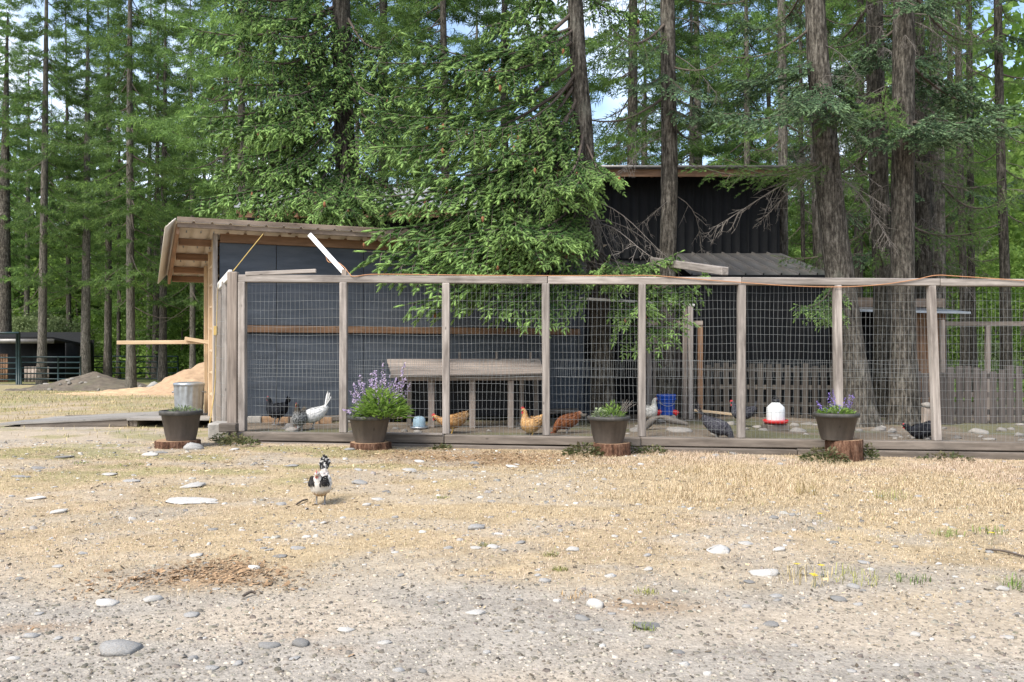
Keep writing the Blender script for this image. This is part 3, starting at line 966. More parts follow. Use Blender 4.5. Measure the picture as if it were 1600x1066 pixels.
gt = thing('pen_gate', RG(1050, 13.9), 'grey wooden gate frame standing behind the blue feeder', 'gate')
for px, top, m, d in ((1014, 500, 'post', 13.9), (1024, 492, 'post', 13.95), (1036, 498, 'rust', 14.0), (1070, 480, 'post_brown', 13.9), (1079, 476, 'post', 13.85), (1094, 503, 'rust', 13.95)):
    q = RG(px, d)
    board('upright', q, P(px, top, d), 0.075, 0.05, M_[m], gt, up=(0, -1, 0))
board('rail', P(1010, 505, 13.93), P(1098, 505, 13.93), 0.04, 0.07, M_['post_brown'], gt)
for px in (1045, 1052, 1060):
    board('slat', RG(px, 14.02), P(px, 506, 14.02), 0.06, 0.02, M_['picket_dark'], gt, up=(0, -1, 0))
o = board('perch_pole', P(905, 466, 12.6), P(1085, 477, 12.9), 0.035, 0.035, M_['white_wood'])
tag(o, 'thin pale pole hung level behind the fence in front of the trunks', 'pole')
o = board('ground_pole', P(1085, 641, 13.2), P(1150, 648, 12.9), 0.04, 0.035, M_['fresh'])
tag(o, 'thin pale pole lying on the run floor behind the grey hen', 'pole')
# corrugated skirt between coop and trunk
sk = thing('metal_skirt', RG(905, 14.4), 'low dark ribbed metal skirt standing right of the coop', 'panel')
siding('ribbed_sheet', 0.45, 1.55, 14.55, 0.05, 0.98, 0.055, M_['ply'], sk, rib=0.015, per=10)

# ------------------------------------------------------------------ feeding shelter inside the run
sh = thing('feeding_shelter', RG(735, 11.9), 'low open feeding shelter with a sagging grey board roof inside the run', 'shelter')
tA = [P(604, 562, 11.9), P(843, 562, 12.3), P(851, 584, 11.55), P(612, 588, 11.35)]
for k in range(4):
    f0, f1 = k / 4 + 0.004, (k + 1) / 4 - 0.004
    a0 = tA[0].lerp(tA[3], (f0 + f1) / 2); b0 = tA[1].lerp(tA[2], (f0 + f1) / 2)
    board('roof_board', a0, b0, (tA[3] - tA[0]).length / 4 - 0.008, 0.02, M_['post_brown'], sh, up=(tA[1] - tA[0]).cross(tA[3] - tA[0]) * -1, key=k)
board('front_beam', P(622, 592.5, 11.5), P(848, 591, 11.75), 0.045, 0.05, M_['post_brown'], sh)
board('back_beam', P(610, 588, 12.1), P(846, 586, 12.4), 0.045, 0.05, M_['timber'], sh)
for px, d in ((674, 11.62), (738, 11.68), (798, 11.74)):
    q = RG(px, d)
    board('leg', q, P(px, 595, d), 0.08, 0.05, M_['post_brown'], sh, up=(0, -1, 0))
for px, d in ((640, 12.1), (815, 12.3), (838, 12.3)):
    q = RG(px, d)
    board('leg', q, P(px, 590, d), 0.06, 0.05, M_['timber'], sh, up=(0, -1, 0))
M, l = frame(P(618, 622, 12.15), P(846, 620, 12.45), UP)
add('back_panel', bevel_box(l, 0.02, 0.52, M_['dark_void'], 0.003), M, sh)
for px in (718, 776, 829):
    board('peg', P(px, 562, 12.1), P(px, 550, 12.1), 0.03, 0.03, M_['timber'], sh, up=(0, -1, 0))

# ------------------------------------------------------------------ feeders and waterers
q = RG(1212, 12.2); q.z += 0.09
w = thing('poultry_waterer', q, 'white poultry waterer with red tray and black cap inside the run', 'waterer')
MT = Matrix.Translation
MB().lathe([(0.0, 0.015), (0.135, 0.015), (0.165, 0.03), (0.168, 0.065), (0.158, 0.065), (0.15, 0.04), (0.0, 0.04)], 28).build('tray', M_['red_plastic'], w, MT(q), True)
MB().lathe([(0.0, 0.042), (0.118, 0.042), (0.122, 0.07), (0.122, 0.20), (0.118, 0.235), (0.06, 0.29), (0.05, 0.30), (0.0, 0.30)], 28).build('tank', M_['white_plastic'], w, MT(q), True)
MB().lathe([(0.0, 0.30), (0.052, 0.30), (0.052, 0.335), (0.03, 0.345), (0.0, 0.345)], 18).build('cap', M_['black_plastic'], w, MT(q), True)
mb = MB(); mb.tube(smooth_path([(-0.04, 0, 0.34), (-0.03, 0, 0.362), (0, 0, 0.37), (0.03, 0, 0.362), (0.04, 0, 0.34)], 12), 0.006, 5)
mb.build('handle', M_['black_plastic'], w, MT(q), True)
q2 = RG(1212, 12.2)
o = add('wood_block', None, MT(q2)); tag(o, 'low dark wooden block under the white waterer', 'block')
board('block', q2 + Vector((-0.15, 0, 0.045)), q2 + Vector((0.15, 0.02, 0.045)), 0.26, 0.10, M_['timber'], o)

q = RG(1041, 13.2); q.z += 0.10
w = thing('bucket_feeder', q, 'blue bucket feeder with red ports beside the white hen', 'feeder')
MB().lathe([(0.0, 0.0), (0.11, 0.0), (0.115, 0.01), (0.138, 0.27), (0.146, 0.275), (0.146, 0.30), (0.138, 0.305), (0.0, 0.305)], 26).build('bucket', M_['blue_plastic'], w, MT(q), True)
MB().lathe([(0.137, 0.225), (0.148, 0.228), (0.148, 0.24), (0.138, 0.245)], 26).build('rim', M_['blue_plastic'], w, MT(q), True)
for a in (-150, -30, 90):
    ax, ay = math.cos(R(a)), math.sin(R(a))
    mb = MB(); mb.tube([(0.09 * ax, 0.09 * ay, 0.06), (0.15 * ax, 0.15 * ay, 0.045), (0.175 * ax, 0.175 * ay, 0.02)], [0.03, 0.036, 0.04], 10)
    mb.build('port', M_['red_plastic'], w, MT(q), True)
mb = MB(); mb.tube(smooth_path([(-0.14, -0.02, 0.26), (-0.09, -0.13, 0.17), (0, -0.16, 0.14), (0.09, -0.13, 0.17), (0.14, -0.02, 0.26)], 16), 0.004, 5)
mb.build('bail', M_['galv'], w, MT(q), True)
o = add('concrete_block', None, MT(RG(1041, 13.2))); tag(o, 'grey concrete block under the blue bucket feeder', 'block')
q2 = RG(1041, 13.2)
board('block', q2 + Vector((-0.14, 0, 0.05)), q2 + Vector((0.14, 0, 0.05)), 0.16, 0.11, M_['concrete'], o)

q = RG(655, 11.45)
w = thing('drum_waterer', q, 'small pale blue metal drinker beside the lilac planter inside the run', 'waterer')
MB().lathe([(0.0, 0.0), (0.10, 0.0), (0.115, 0.02), (0.115, 0.035), (0.10, 0.035), (0.0, 0.03)], 22).build('tray', M_['galv'], w, MT(q), True)
MB().lathe([(0.0, 0.03), (0.078, 0.03), (0.08, 0.05), (0.078, 0.13), (0.06, 0.155), (0.03, 0.165), (0.0, 0.167)], 22).build('tank', M_['pale_blue'], w, MT(q), True)

# ------------------------------------------------------------------ trash can, ramp, platform
pz = 0.235
plat = thing('wooden_platform', (-4.75, 13.0, 0.1), 'small grey plank platform under the galvanised bin by the coop', 'platform')
for k in range(5):
    board('plank', (-5.25, 12.35 + 0.3 * k, pz - 0.02), (-4.12 - 0.10 * k, 12.35 + 0.3 * k, pz - 0.02), 0.285, 0.035, M_['deck'], plat, key=k)
for x in (-5.15, -4.55):
    board('joist', (x, 12.25, pz - 0.08), (x, 13.6, pz - 0.08), 0.05, 0.09, M_['timber'], plat)
ramp = thing('wooden_ramp', (-6.2, 12.9, 0.0), 'long weathered plywood ramp rising from the grass towards the bin', 'ramp')
for k in range(2):
    y0 = 12.28 + 0.68 * k
    l0 = Vector((-7.05 + 0.10 * k, y0 + 0.34, float(gz(-7.0, y0)) + 0.035)); l1 = Vector((-5.26, y0 + 0.34, pz - 0.015))
    board('deck_sheet', l0, l1, 0.67, 0.025, M_['deck'], ramp, key=k)
board('side_joist', Vector((-6.75, 12.32, float(gz(-6.8, 12.3)) + 0.02)), Vector((-5.27, 12.32, pz - 0.075)), 0.04, 0.09, M_['timber'], ramp)
board('side_joist', Vector((-6.75, 13.55, float(gz(-6.8, 13.5)) + 0.02)), Vector((-5.27, 13.55, pz - 0.075)), 0.04, 0.09, M_['timber'], ramp)
for i, (x, y) in enumerate(((-5.6, 12.42), (-5.3, 12.38), (-6.05, 12.4))):
    o = board('prop_block', (x - 0.12, y, float(gz(x, y)) + 0.04), (x + 0.12, y, float(gz(x, y)) + 0.04), 0.12, 0.09, M_['timber'] if i else M_['concrete'])
    tag(o, ['pale block propping the ramp', 'dark block propping the top end of the ramp', 'dark block propping the middle of the ramp'][i], 'block')

q = Vector((P(295.5, 0, 12.75).x, 12.75, pz))
can = thing('trash_can', q, 'ribbed galvanised metal bin standing behind the left planter', 'bin')
seg = 60
prof = [(0.0, 0.0), (0.178, 0.0), (0.182, 0.02), (0.186, 0.04), (0.196, 0.30), (0.204, 0.50), (0.206, 0.51)]
V, F = [], []
for r_, z_ in prof:
    for j in range(seg):
        t_ = 2 * math.pi * j / seg
        rr = r_ + (0.004 * (1 if (j // 2) % 2 else -1) if 0.03 < z_ < 0.505 else 0)
        V.append((rr * math.cos(t_), rr * math.sin(t_), z_))
F = [(i * seg + j, i * seg + (j + 1) % seg, (i + 1) * seg + (j + 1) % seg, (i + 1) * seg + j) for i in range(len(prof) - 1) for j in range(seg)]
CS = MT(q) @ Matrix.Diagonal((1, 1, 0.84, 1))
add('body', np_mesh('body', np.array(V), np.array(F), M_['galv'], smooth=True), CS, can)
MB().lathe([(0.205, 0.495), (0.214, 0.498), (0.216, 0.535), (0.206, 0.545), (0.19, 0.55), (0.12, 0.558), (0.0, 0.562)], 40).build('lid', M_['galv'], can, CS, True)
for s in (-1, 1):
    mb = MB(); mb.tube(smooth_path([(s * 0.198, -0.045, 0.40), (s * 0.228, -0.04, 0.39), (s * 0.232, 0, 0.37), (s * 0.228, 0.04, 0.39), (s * 0.198, 0.045, 0.40)], 14), 0.006, 6)
    mb.build('handle', M_['galv'], can, CS, True)


# ------------------------------------------------------------------ stones
def stone_mesh(seed):
    """worn cobble: rounded hull of a few random points"""
    rr = random.Random(seed * 13 + 5)
    bm = bmesh.new()
    for k in range(15):
        v = Vector((rr.gauss(0, 1), rr.gauss(0, 1), rr.gauss(0, 1))).normalized()
        bm.verts.new(v * rr.uniform(0.82, 1.08))
    bmesh.ops.convex_hull(bm, input=list(bm.verts))
    for v in [v for v in bm.verts if not v.link_faces]: bm.verts.remove(v)
    bmesh.ops.bevel(bm, geom=list(bm.edges), offset=0.13, segments=2, affect='EDGES', clamp_overlap=True)
    bmesh.ops.recalc_face_normals(bm, faces=bm.faces)
    me = bpy.data.meshes.new('stone')
    bm.to_mesh(me); bm.free()
    for p_ in me.polygons: p_.use_smooth = True
    return me


STONES = {}
for mname in ('stone', 'stone_pale', 'stone_dull'):
    STONES[mname] = []
    for s in range(7):
        me = stone_mesh(s + 1)
        me.materials.append(M_[mname])
        STONES[mname].append(me)


def place_stone(name, loc, w, h, mat='stone', parent=None, dep=None, seed=0, sink=0.45):
    rr = random.Random(seed)
    dep = dep or w * rr.uniform(0.6, 0.9)
    M = Matrix.Translation(Vector(loc) + Vector((0, 0, h * (0.5 - sink)))) @ Matrix.Rotation(rr.uniform(-0.5, 0.5), 4, 'Z') @ Matrix.Rotation(rr.uniform(-.12, .12), 4, 'Y') @ Matrix.Diagonal((w / 2, dep / 2, h / 2, 1))
    return add(name, STONES[mat][seed % 7], M, parent)


def stone_px(px, py, wpx, hpx, mat, label=None, seed=0, flat=1.0):
    d = 1.15 * FPX / (py - HOR)
    for _ in range(4):
        g = G(px, d); d = (CAM_Z - g.z) * FPX / (py - HOR)
    g = G(px, d)
    w = wpx / FPX * d
    h = max(hpx / FPX * d * flat, 0.02)
    o = place_stone('stone', g, w, h, mat, None if label else ground, None, seed, 0.42)
    if label: tag(o, label, 'stone')
    return o


BIG = [(300, 760, 58, 12, 'stone_pale', 'broad flat white stone in the straw left of the black and white hen'),
       (742, 826, 46, 15, 'stone', 'smooth grey stone in the straw below the middle of the fence'),
       (1125, 862, 50, 20, 'stone_pale', 'large pale speckled boulder in the dry grass below the white waterer'),
       (1193, 897, 60, 16, 'stone_pale', 'long pale stone at the gravel edge, right of the speckled boulder'),
       (930, 948, 38, 22, 'stone_pale', 'rounded white stone standing proud in the gravel foreground'),
       (166, 945, 44, 18, 'stone_pale', 'pale stone in the left gravel left of the brown chip patch'),
       (237, 938, 40, 14, 'stone_pale', 'flat white stone just below the brown chip patch'),
       (742, 958, 46, 12, 'stone_pale', 'long flat white stone lying in the middle of the gravel'),
       (90, 801, 40, 10, 'stone_pale', 'slim white stone tilted at the left edge of the straw'),
       (55, 779, 40, 7, 'stone_pale', 'thin flat white stone near the left picture edge'),
       (298, 782, 100, 6, 'stone_pale', 'very long thin flat stone just in front of the broad white stone'),
       (563, 756, 32, 11, 'stone', 'dark grey stone right of the black and white hen'),
       (185, 1018, 80, 34, 'stone', 'big blue-grey stone half buried in the lower left gravel'),
       (300, 702, 42, 20, 'stone', 'big rounded grey boulder leaning on the left planter stump'),
       (300 + 31, 667, 22, 20, 'stone_pale', 'rounded pale boulder between left planter and fence corner'),
       (627, 692, 30, 12, 'stone', 'oblong grey stone right of the lilac planter stump'),
       (645, 689, 20, 11, 'stone', 'small grey stone touching the oblong one by the lilac planter'),
       (1010, 978, 62, 10, 'stone', 'flat blue-grey slab level with the gravel below the white stone'),
       (235, 712, 34, 9, 'stone_pale', 'flat pale paving stone left of the planter stump'),
       (1310, 938, 34, 14, 'stone', 'grey tilted stone by the yellow flowers at the gravel edge')]
for i, (px, py, w_, h_, m, lab) in enumerate(BIG):
    stone_px(px, py, w_, h_, m, lab, i)
MID = [(205, 752, 40, 7), (170, 742, 36, 6), (60, 732, 32, 6), (250, 708, 30, 6), (455, 728, 34, 6), (330, 786, 34, 5), (440, 789, 22, 12), (465, 857, 30, 8), (437, 870, 32, 6), (306, 869, 26, 9),
       (478, 840, 20, 8), (505, 818, 14, 9), (572, 790, 22, 9), (590, 781, 26, 8), (617, 809, 14, 7), (770, 856, 24, 11), (743, 857, 24, 8), (778, 835, 22, 6), (812, 849, 26, 10), (788, 861, 16, 7), (700, 857, 20, 9),
       (660, 832, 16, 8), (895, 860, 26, 12), (960, 839, 14, 8), (1011, 869, 20, 9), (1012, 890, 24, 10), (1215, 860, 36, 12), (1165, 850, 30, 10), (1238, 806, 16, 10), (1303, 849, 20, 8), (1350, 880, 26, 9), (1360, 891, 16, 9),
       (1398, 855, 18, 8), (1465, 882, 18, 8), (1478, 821, 16, 7), (1500, 839, 14, 6), (1567, 922, 28, 13), (1170, 910, 24, 8), (1165, 949, 20, 10), (1200, 975, 24, 10), (1275, 982, 12, 9), (1070, 1040, 24, 16), (1105, 1055, 18, 14),
       (1430, 993, 20, 12), (1575, 997, 24, 7), (1520, 997, 16, 8), (1455, 1000, 14, 9), (540, 985, 34, 12), (600, 1005, 30, 10), (420, 1010, 44, 16), (470, 1008, 36, 20), (330, 1045, 28, 10), (300, 1030, 22, 12), (370, 1038, 26, 12),
       (420, 860, 20, 5), (640, 735, 30, 8), (655, 722, 22, 8), (560, 735, 18, 6), (800, 730, 28, 8), (740, 725, 22, 8), (895, 722, 18, 6), (1000, 727, 18, 8), (1100, 717, 16, 9), (1118, 713, 14, 9), (1145, 710, 16, 7), (1192, 718, 20, 7),
       (545, 703, 24, 7), (365, 703, 26, 7), (100, 715, 40, 6), (30, 745, 30, 6), (130, 865, 20, 5), (90, 886, 24, 7), (30, 905, 16, 6), (840, 900, 16, 8), (720, 900, 14, 6), (625, 900, 18, 8), (690, 940, 14, 7), (870, 940, 18, 9), (980, 942, 22, 10), (1055, 925, 14, 7),
       (845, 990, 16, 8), (940, 1010, 20, 10), (1010, 1012, 22, 10), (1060, 1020, 26, 10), (760, 1020, 16, 8), (660, 1050, 18, 8), (1330, 1050, 20, 10), (1240, 1010, 16, 8), (1400, 1040, 18, 8), (1540, 1050, 20, 9), (1590, 960, 14, 8), (1340, 945, 20, 7), (120, 1000, 20, 9), (60, 960, 18, 7), (20, 1030, 24, 9)]
for i, (px, py, w_, h_) in enumerate(MID):
    stone_px(px, py, w_, h_, 'stone_pale' if random.random() < 0.45 else 'stone', None, i + 31, 0.9)
for i in range(190):
    d = 3.2 + 7.0 * random.random() ** 0.8
    px = random.uniform(-20, 1620)
    g = G(px, d)
    w_ = random.choice((0.03, 0.035, 0.04, 0.05, 0.06, 0.085))
    place_stone('stone', g, w_, w_ * random.uniform(0.25, 0.5), random.choice(('stone', 'stone', 'stone_pale')), ground, None, i + 300)
# stones inside the run
for i in range(60):
    d = random.uniform(10.95, 13.2); px = random.uniform(400, 1600)
    if 1.1 < random.random(): continue
    g = RG(px, d)
    if px < 900 and d > 11.0 + (px - 343) / 560 * 2.2: continue
    w_ = random.uniform(0.07, 0.22)
    place_stone('stone', g, w_, w_ * random.uniform(0.35, 0.6), 'stone_dull', run_floor, None, i + 500)
for px, d, w_, h_ in ((1372, 12.2, .30, .15), (1393, 12.0, .20, .13), (1398, 11.2, .24, .07), (1245, 12.0, .30, .13), (1530, 12.2, .32, .13), (1545, 11.3, .2, .06), (1565, 12.4, .16, .1), (1590, 11.8, .22, .1), (1060, 11.9, .45, .12), (1118, 11.5, .18, .05), (1262, 13.3, .3, .1), (632, 11.1, .11, .09), (652, 11.05, .17, .08), (452, 11.25, .16, .14), (548, 10.95, .12, .06)):
    place_stone('stone', RG(px, d), w_, h_, 'stone_dull', run_floor, None, int(px))
o = place_stone('feed_post', RG(1447, 12.75), .14, .10, 'stone_dull', None, None, 3)
o.matrix_basis = Matrix.Translation(RG(1447, 12.75) + Vector((0, 0, 0.32))) @ Matrix.Diagonal((.085, .08, .05, 1)); WORLD[o.name] = o.matrix_basis.copy()
tag(o, 'rounded pale stone on top of the short post behind the right fence post', 'stone')
o = board('short_post', RG(1447, 12.75), RG(1447, 12.75) + Vector((0, 0, .29)), 0.10, 0.10, M_['post_brown'])
tag(o, 'short stout wooden post carrying a pale stone inside the run', 'post')
# curved fallen root/log in the run
mb = MB(); mb.tube(smooth_path([tuple(P(1008, 668, 12.1)), tuple(P(1022, 655, 12.1)), tuple(P(1035, 652, 12.1)), tuple(P(1050, 657, 12.05)), tuple(P(1075, 663, 12.0))], 16), [.035 + .015 * math.sin(i * .7) for i in range(len(smooth_path([(0, 0, 0), (1, 0, 0), (2, 0, 0), (3, 0, 0), (4, 0, 0)], 16)))], 8)
tag(mb.build('fallen_root', M_['twig'], smooth=True), 'curved grey root arching over the run floor below the blue feeder', 'root')

# ------------------------------------------------------------------ planters
M_['herb_stem'] = m_plain('purple_green_stem', (0.16, 0.17, 0.09), 0.8)
POT_PROF = [(0.0, 0.0), (0.155, 0.0), (0.160, 0.012), (0.168, 0.05), (0.172, 0.056), (0.215, 0.30), (0.222, 0.302)]
RIM_PROF = [(0.214, 0.285), (0.236, 0.288), (0.240, 0.330), (0.232, 0.338), (0.212, 0.338), (0.205, 0.30)]


def pot(px, rim_y, wpx, hpx, d, label, kind, stump_h, oval=1.0):
    """half-barrel pot on a sawn stump"""
    s = wpx / FPX * d / 0.48
    z_rim = P(px, rim_y, d).z
    h = hpx / FPX * d
    q = Vector((P(px, 0, d).x, d, z_rim - h))
    w = thing('planter', q, label, 'planter', 'barrel planters along the fence')
    zs = h / 0.338
    staves = MB()
    seg = 48
    V, F = [], []
    for r_, z_ in POT_PROF:
        for j in range(seg):
            t_ = 2 * math.pi * j / seg
            rr = (r_ - (0.0035 if j % 4 == 0 and 0.06 < z_ < 0.301 else 0)) * s
            V.append((z_ * zs, rr * math.cos(t_), rr * math.sin(t_)))
    n = len(POT_PROF)
    F = [(i * seg + j, i * seg + (j + 1) % seg, (i + 1) * seg + (j + 1) % seg, (i + 1) * seg + j) for i in range(n - 1) for j in range(seg)]
    Mp = MT(q) @ Matrix.Rotation(R(-90), 4, 'Y')        # local X runs up the staves
    add('pot', np_mesh('pot', np.array(V), np.array(F), M_['pot'], smooth=False), Mp, w)
    MB().lathe([(r_ * s, z_ * zs) for r_, z_ in RIM_PROF], 48).build('rim', M_['pot_rim'], w, MT(q), True)
    MB().lathe([(0.0, 0.31 * zs + 0.02), (0.12 * s, 0.31 * zs + 0.01), (0.213 * s, 0.30 * zs)], 24).build('soil', M_['soil'], w, MT(q), True)
    return w, q, s, h


def stump(q, r, top_off, label, ax=0.0):
    g = float(gz(q.x, q.y)) - 0.02
    hh = q.z - g + top_off
    o = thing('stump_slice', (q.x + ax, q.y, g), label, 'stump')
    seg = 40
    V = []
    rr = random.Random(int(q.x * 100))
    rad = [r * (1 + 0.06 * math.sin(3 * t + 1) + rr.uniform(-0.05, 0.05)) for t in np.linspace(0, 6.28, seg, endpoint=False)]
    for z_, k in ((0, 1.05), (hh * 0.5, 0.99), (hh - 0.008, 1.0), (hh, 0.96)):
        for j in range(seg):
            t_ = 2 * math.pi * j / seg
            V.append((rad[j] * k * math.cos(t_), rad[j] * k * math.sin(t_), z_))
    F = [(i * seg + j, i * seg + (j + 1) % seg, (i + 1) * seg + (j + 1) % seg, (i + 1) * seg + j) for i in range(3) for j in range(seg)]
    me = np_mesh('bark', np.array(V), np.array(F), M_['stump'])
    add('bark', me, MT((q.x + ax, q.y, g)), o)
    me = np_mesh('sawn_top', np.array(V[3 * seg:] + [(0, 0, hh)]), np.array([(j, (j + 1) % seg, seg) for j in range(seg)]), M_['cut'])
    add('sawn_top', me, MT((q.x + ax, q.y, g)), o)


def leaves(rng, base, dirs, length, width, col_new, bend=0.35):
    """lanceolate leaves: one kite of 4 tris each. base, dirs (n,3)"""
    n = len(base)
    dirs = dirs / (np.linalg.norm(dirs, axis=1)[:, None] + 1e-9)
    side = np.cross(dirs, rng.normal(size=(n, 3)) * 0.4 + np.array([0, 0, 1.0]))
    side /= np.linalg.norm(side, axis=1)[:, None] + 1e-9
    L = np.broadcast_to(length, (n,))[:, None]
    W = np.broadcast_to(width, (n,))[:, None]
    dn = np.array([0, 0, -1.0]) * bend
    p0 = base
    p1 = base + dirs * L * 0.45 + side * W * 0.5 + dn * L * 0.08
    p2 = base + dirs * L * 0.45 - side * W * 0.5 + dn * L * 0.08
    pm = base + dirs * L * 0.5 + dn * L * 0.16
    p3 = base + dirs * L + dn * L * 0.5
    V = np.stack([p0, p1, pm, p2, p3], 1).reshape(-1, 3)
    b = np.arange(n)[:, None] * 5
    F = np.concatenate([b + np.array([[0, 1, 2]]), b + np.array([[0, 2, 3]]), b + np.array([[1, 4, 2]]), b + np.array([[2, 4, 3]])])
    col = np.zeros((n, 5, 3))
    col[:, :, 0] = np.broadcast_to(col_new, (n,))[:, None]
    col[:, :, 1] = rng.random((n, 1))
    return V, F, col.reshape(-1, 3)


def merge(parts):
    V, F, Cc, o = [], [], [], 0
    for v, f, c in parts:
        V.append(v); F.append(f + o); Cc.append(c); o += len(v)
    return np.concatenate(V), np.concatenate(F), np.concatenate(Cc)


def herb_dome(rng, n, rx, h, llen, lw, z0=0.0, new=0.35, up=0.5):
    a = rng.random(n) * 6.283
    r = np.sqrt(rng.random(n))
    z = h * (1 - r ** 2 * 0.75) * rng.random(n) ** 0.6
    base = np.stack([rx * r * np.cos(a), rx * r * np.sin(a), z0 + z], 1)
    d = np.stack([np.cos(a) * (0.4 + r), np.sin(a) * (0.4 + r), up + 0.5 * rng.random(n)], 1) + rng.normal(size=(n, 3)) * 0.35
    return leaves(rng, base, d, llen * (0.6 + 0.7 * rng.random(n)), lw * (0.7 + 0.6 * rng.random(n)), np.clip(new * (0.3 + 1.5 * rng.random(n)) * (0.4 + z / h), 0, 1))


def spike(rng, base, tip, n, w, psize):
    base, tip = np.array(base), np.array(tip)
    t = 0.35 + 0.65 * rng.random(n)
    p = base + (tip - base) * t[:, None] + rng.normal(size=(n, 3)) * w * (1.15 - t)[:, None]
    d = rng.normal(size=(n, 3)) + np.array([0, 0, 0.3])
    return leaves(rng, p, d, psize * (0.6 + 0.8 * rng.random(n)), psize * 0.7, rng.random(n) * 0.8)


rng = np.random.default_rng(21)
# left: small herbs
w, q, s, h = pot(283, 641, 66, 47, 10.0, 'brown barrel planter with sparse low herbs at the left fence corner', 'a', .1)
stump(q, 0.235, 0.004, 'red-brown stump slice under the leftmost planter', -0.05)
V, F, c = herb_dome(rng, 170, 0.15, 0.07, 0.06, 0.014, h * .9, 0.3)
add('foliage', np_mesh('foliage', V, F, M_['herb_grey'], col=c), MT(q + Vector((0.03, 0, 0))), w)
# big lilac sage
w, q, s, h = pot(577.5, 649, 69, 42, 10.2, 'brown barrel planter overflowing with bright sage and tall lilac flower spikes', 'b', .1)
stump(q, 0.225, 0.004, 'red-brown stump slice under the lilac sage planter', 0.0)
parts = [herb_dome(rng, 900, 0.27, 0.36, 0.13, 0.03, h * .8, 0.6, 0.55)]
V, F, c = merge(parts)
add('foliage', np_mesh('foliage', V, F, M_['herb'], col=c), MT(q + Vector((0.13, 0, 0))), w)
SP = [(546, 640, 560), (552, 600, 3), (560, 594, 2), (563, 587, 3), (580, 582, 4), (586, 578, 5), (578, 592, 4), (599, 566, 4), (602, 585, 4), (613, 597, 5), (619, 592, 6), (624, 596, 5), (632, 566, 3), (634, 590, 3), (642, 598, 3), (548, 612, 3), (551, 624, 3), (537, 640, 2), (595, 596, 4), (588, 590, 4), (610, 586, 3), (568, 604, 3)]
for i, (px, py, k) in enumerate(SP):
    tip = P(px, py, 10.2 + random.uniform(-.12, .12)) - q
    b0 = Vector((0.08 + tip.x * 0.45, tip.y * 0.3, h * 0.9))
    n = 60
    V, F, c = spike(rng, b0, tip, n, 0.024, 0.026)
    me = np_mesh('flower_spike', V, F, M_['petal'], col=c)
    o = add('flower_spike', me, MT(q), w)
    mb = MB(); mb.tube([tuple(b0), tuple(b0.lerp(tip, .5) + Vector((0.01, 0, 0))), tuple(tip)], [.004, .003, .002], 4, False)
    mb.build('stem', M_['herb_stem'], o, MT(q))
# grey herbs
w, q, s, h = pot(951, 650, 68, 42, 10.15, 'taupe barrel planter with pale variegated herbs in front of the spruce trunk', 'c', .1)
stump(q, 0.21, 0.004, 'reddish stump slice under the variegated herb planter', 0.03)
V, F, c = merge([herb_dome(rng, 240, 0.12, 0.16, 0.075, 0.009, h * .9, 0.5, 1.1)])
add('foliage', np_mesh('foliage', V, F, M_['herb'], col=c), MT(q + Vector((0.04, 0, 0))), w)
V, F, c = merge([herb_dome(rng, 90, 0.08, 0.12, 0.045, 0.028, h * .9, 1.3, .6)])
add('foliage', np_mesh('foliage', V, F, M_['herb_grey'], col=c), MT(q + Vector((-0.11, -0.03, 0))), w)
mb = MB()
for i in range(12):
    a_ = random.uniform(-.3, .9); b0 = (0.10 + .05 * random.random(), random.uniform(-.05, .05), h * .9)
    mb.tube(smooth_path([b0, (b0[0] + .06 * a_ + .02, b0[1], h + .08), (b0[0] + .16 * a_ + .03, b0[1] + .02, h + .13 + .06 * random.random())], 6), .0025, 4, False)
mb.build('dry_stalks', M_['twig'], w, MT(q))
# violet pot
w, q, s, h = pot(1307, 645, 70, 42, 10.15, 'taupe barrel planter with dark green rim and violet spikes before the leaning trunk', 'd', .1)
stump(q, 0.20, 0.004, 'reddish stump slice under the violet planter', 0.09)
V, F, c = merge([herb_dome(rng, 300, 0.19, 0.10, 0.06, 0.016, h * .9, 0.6, .8)])
add('foliage', np_mesh('foliage', V, F, M_['herb'], col=c), MT(q), w)
for i, (px, py) in enumerate(((1276, 626), (1280, 632), (1295, 613), (1301, 609), (1304, 617), (1329, 617), (1334, 614), (1331, 628), (1290, 637), (1312, 633), (1320, 622))):
    tip = P(px, py, 10.15 + random.uniform(-.1, .1)) - q
    b0 = Vector((tip.x * 0.6, tip.y * 0.3, h * 0.9))
    V, F, c = spike(rng, b0, tip, 34, 0.013, 0.018)
    o = add('flower_spike', np_mesh('flower_spike', V, F, M_['petal_violet'], col=c), MT(q), w)

# weeds at the foot of the fence
for px, d, rx, h_, n, lab in ((372, 10.25, .22, .12, 260, 'low ivy-like weed clump at the left fence corner'), (345, 10.35, .12, .12, 90, 'yellowing weed tuft beside the concrete corner block'), (912, 10.0, .23, .15, 300, 'green and red weed clump left of the variegated herb planter'),
                           (985, 10.3, .10, .12, 80, 'small weed tuft right of the variegated herb planter'), (1020, 10.3, .16, .09, 120, 'low weed patch against the timbers right of the third planter'), (690, 10.35, .12, .05, 70, 'tiny weed patch against the timbers between the first planters'),
                           (1288, 9.85, .24, .16, 320, 'reddish weed clump in front of the violet planter'), (1356, 10.2, .11, .19, 150, 'dark leafy weed right of the violet planter stump'), (1480, 10.35, .30, .07, 150, 'straggly weeds along the timbers at right')):
    g = G(px, d)
    V, F, c = herb_dome(rng, n, rx, h_, 0.05, 0.03, 0.0, 0.45, 0.5)
    o = add('weed_clump', np_mesh('weed_clump', V, F, M_['weed'], col=c), MT(g))
    tag(o, lab, 'weed')

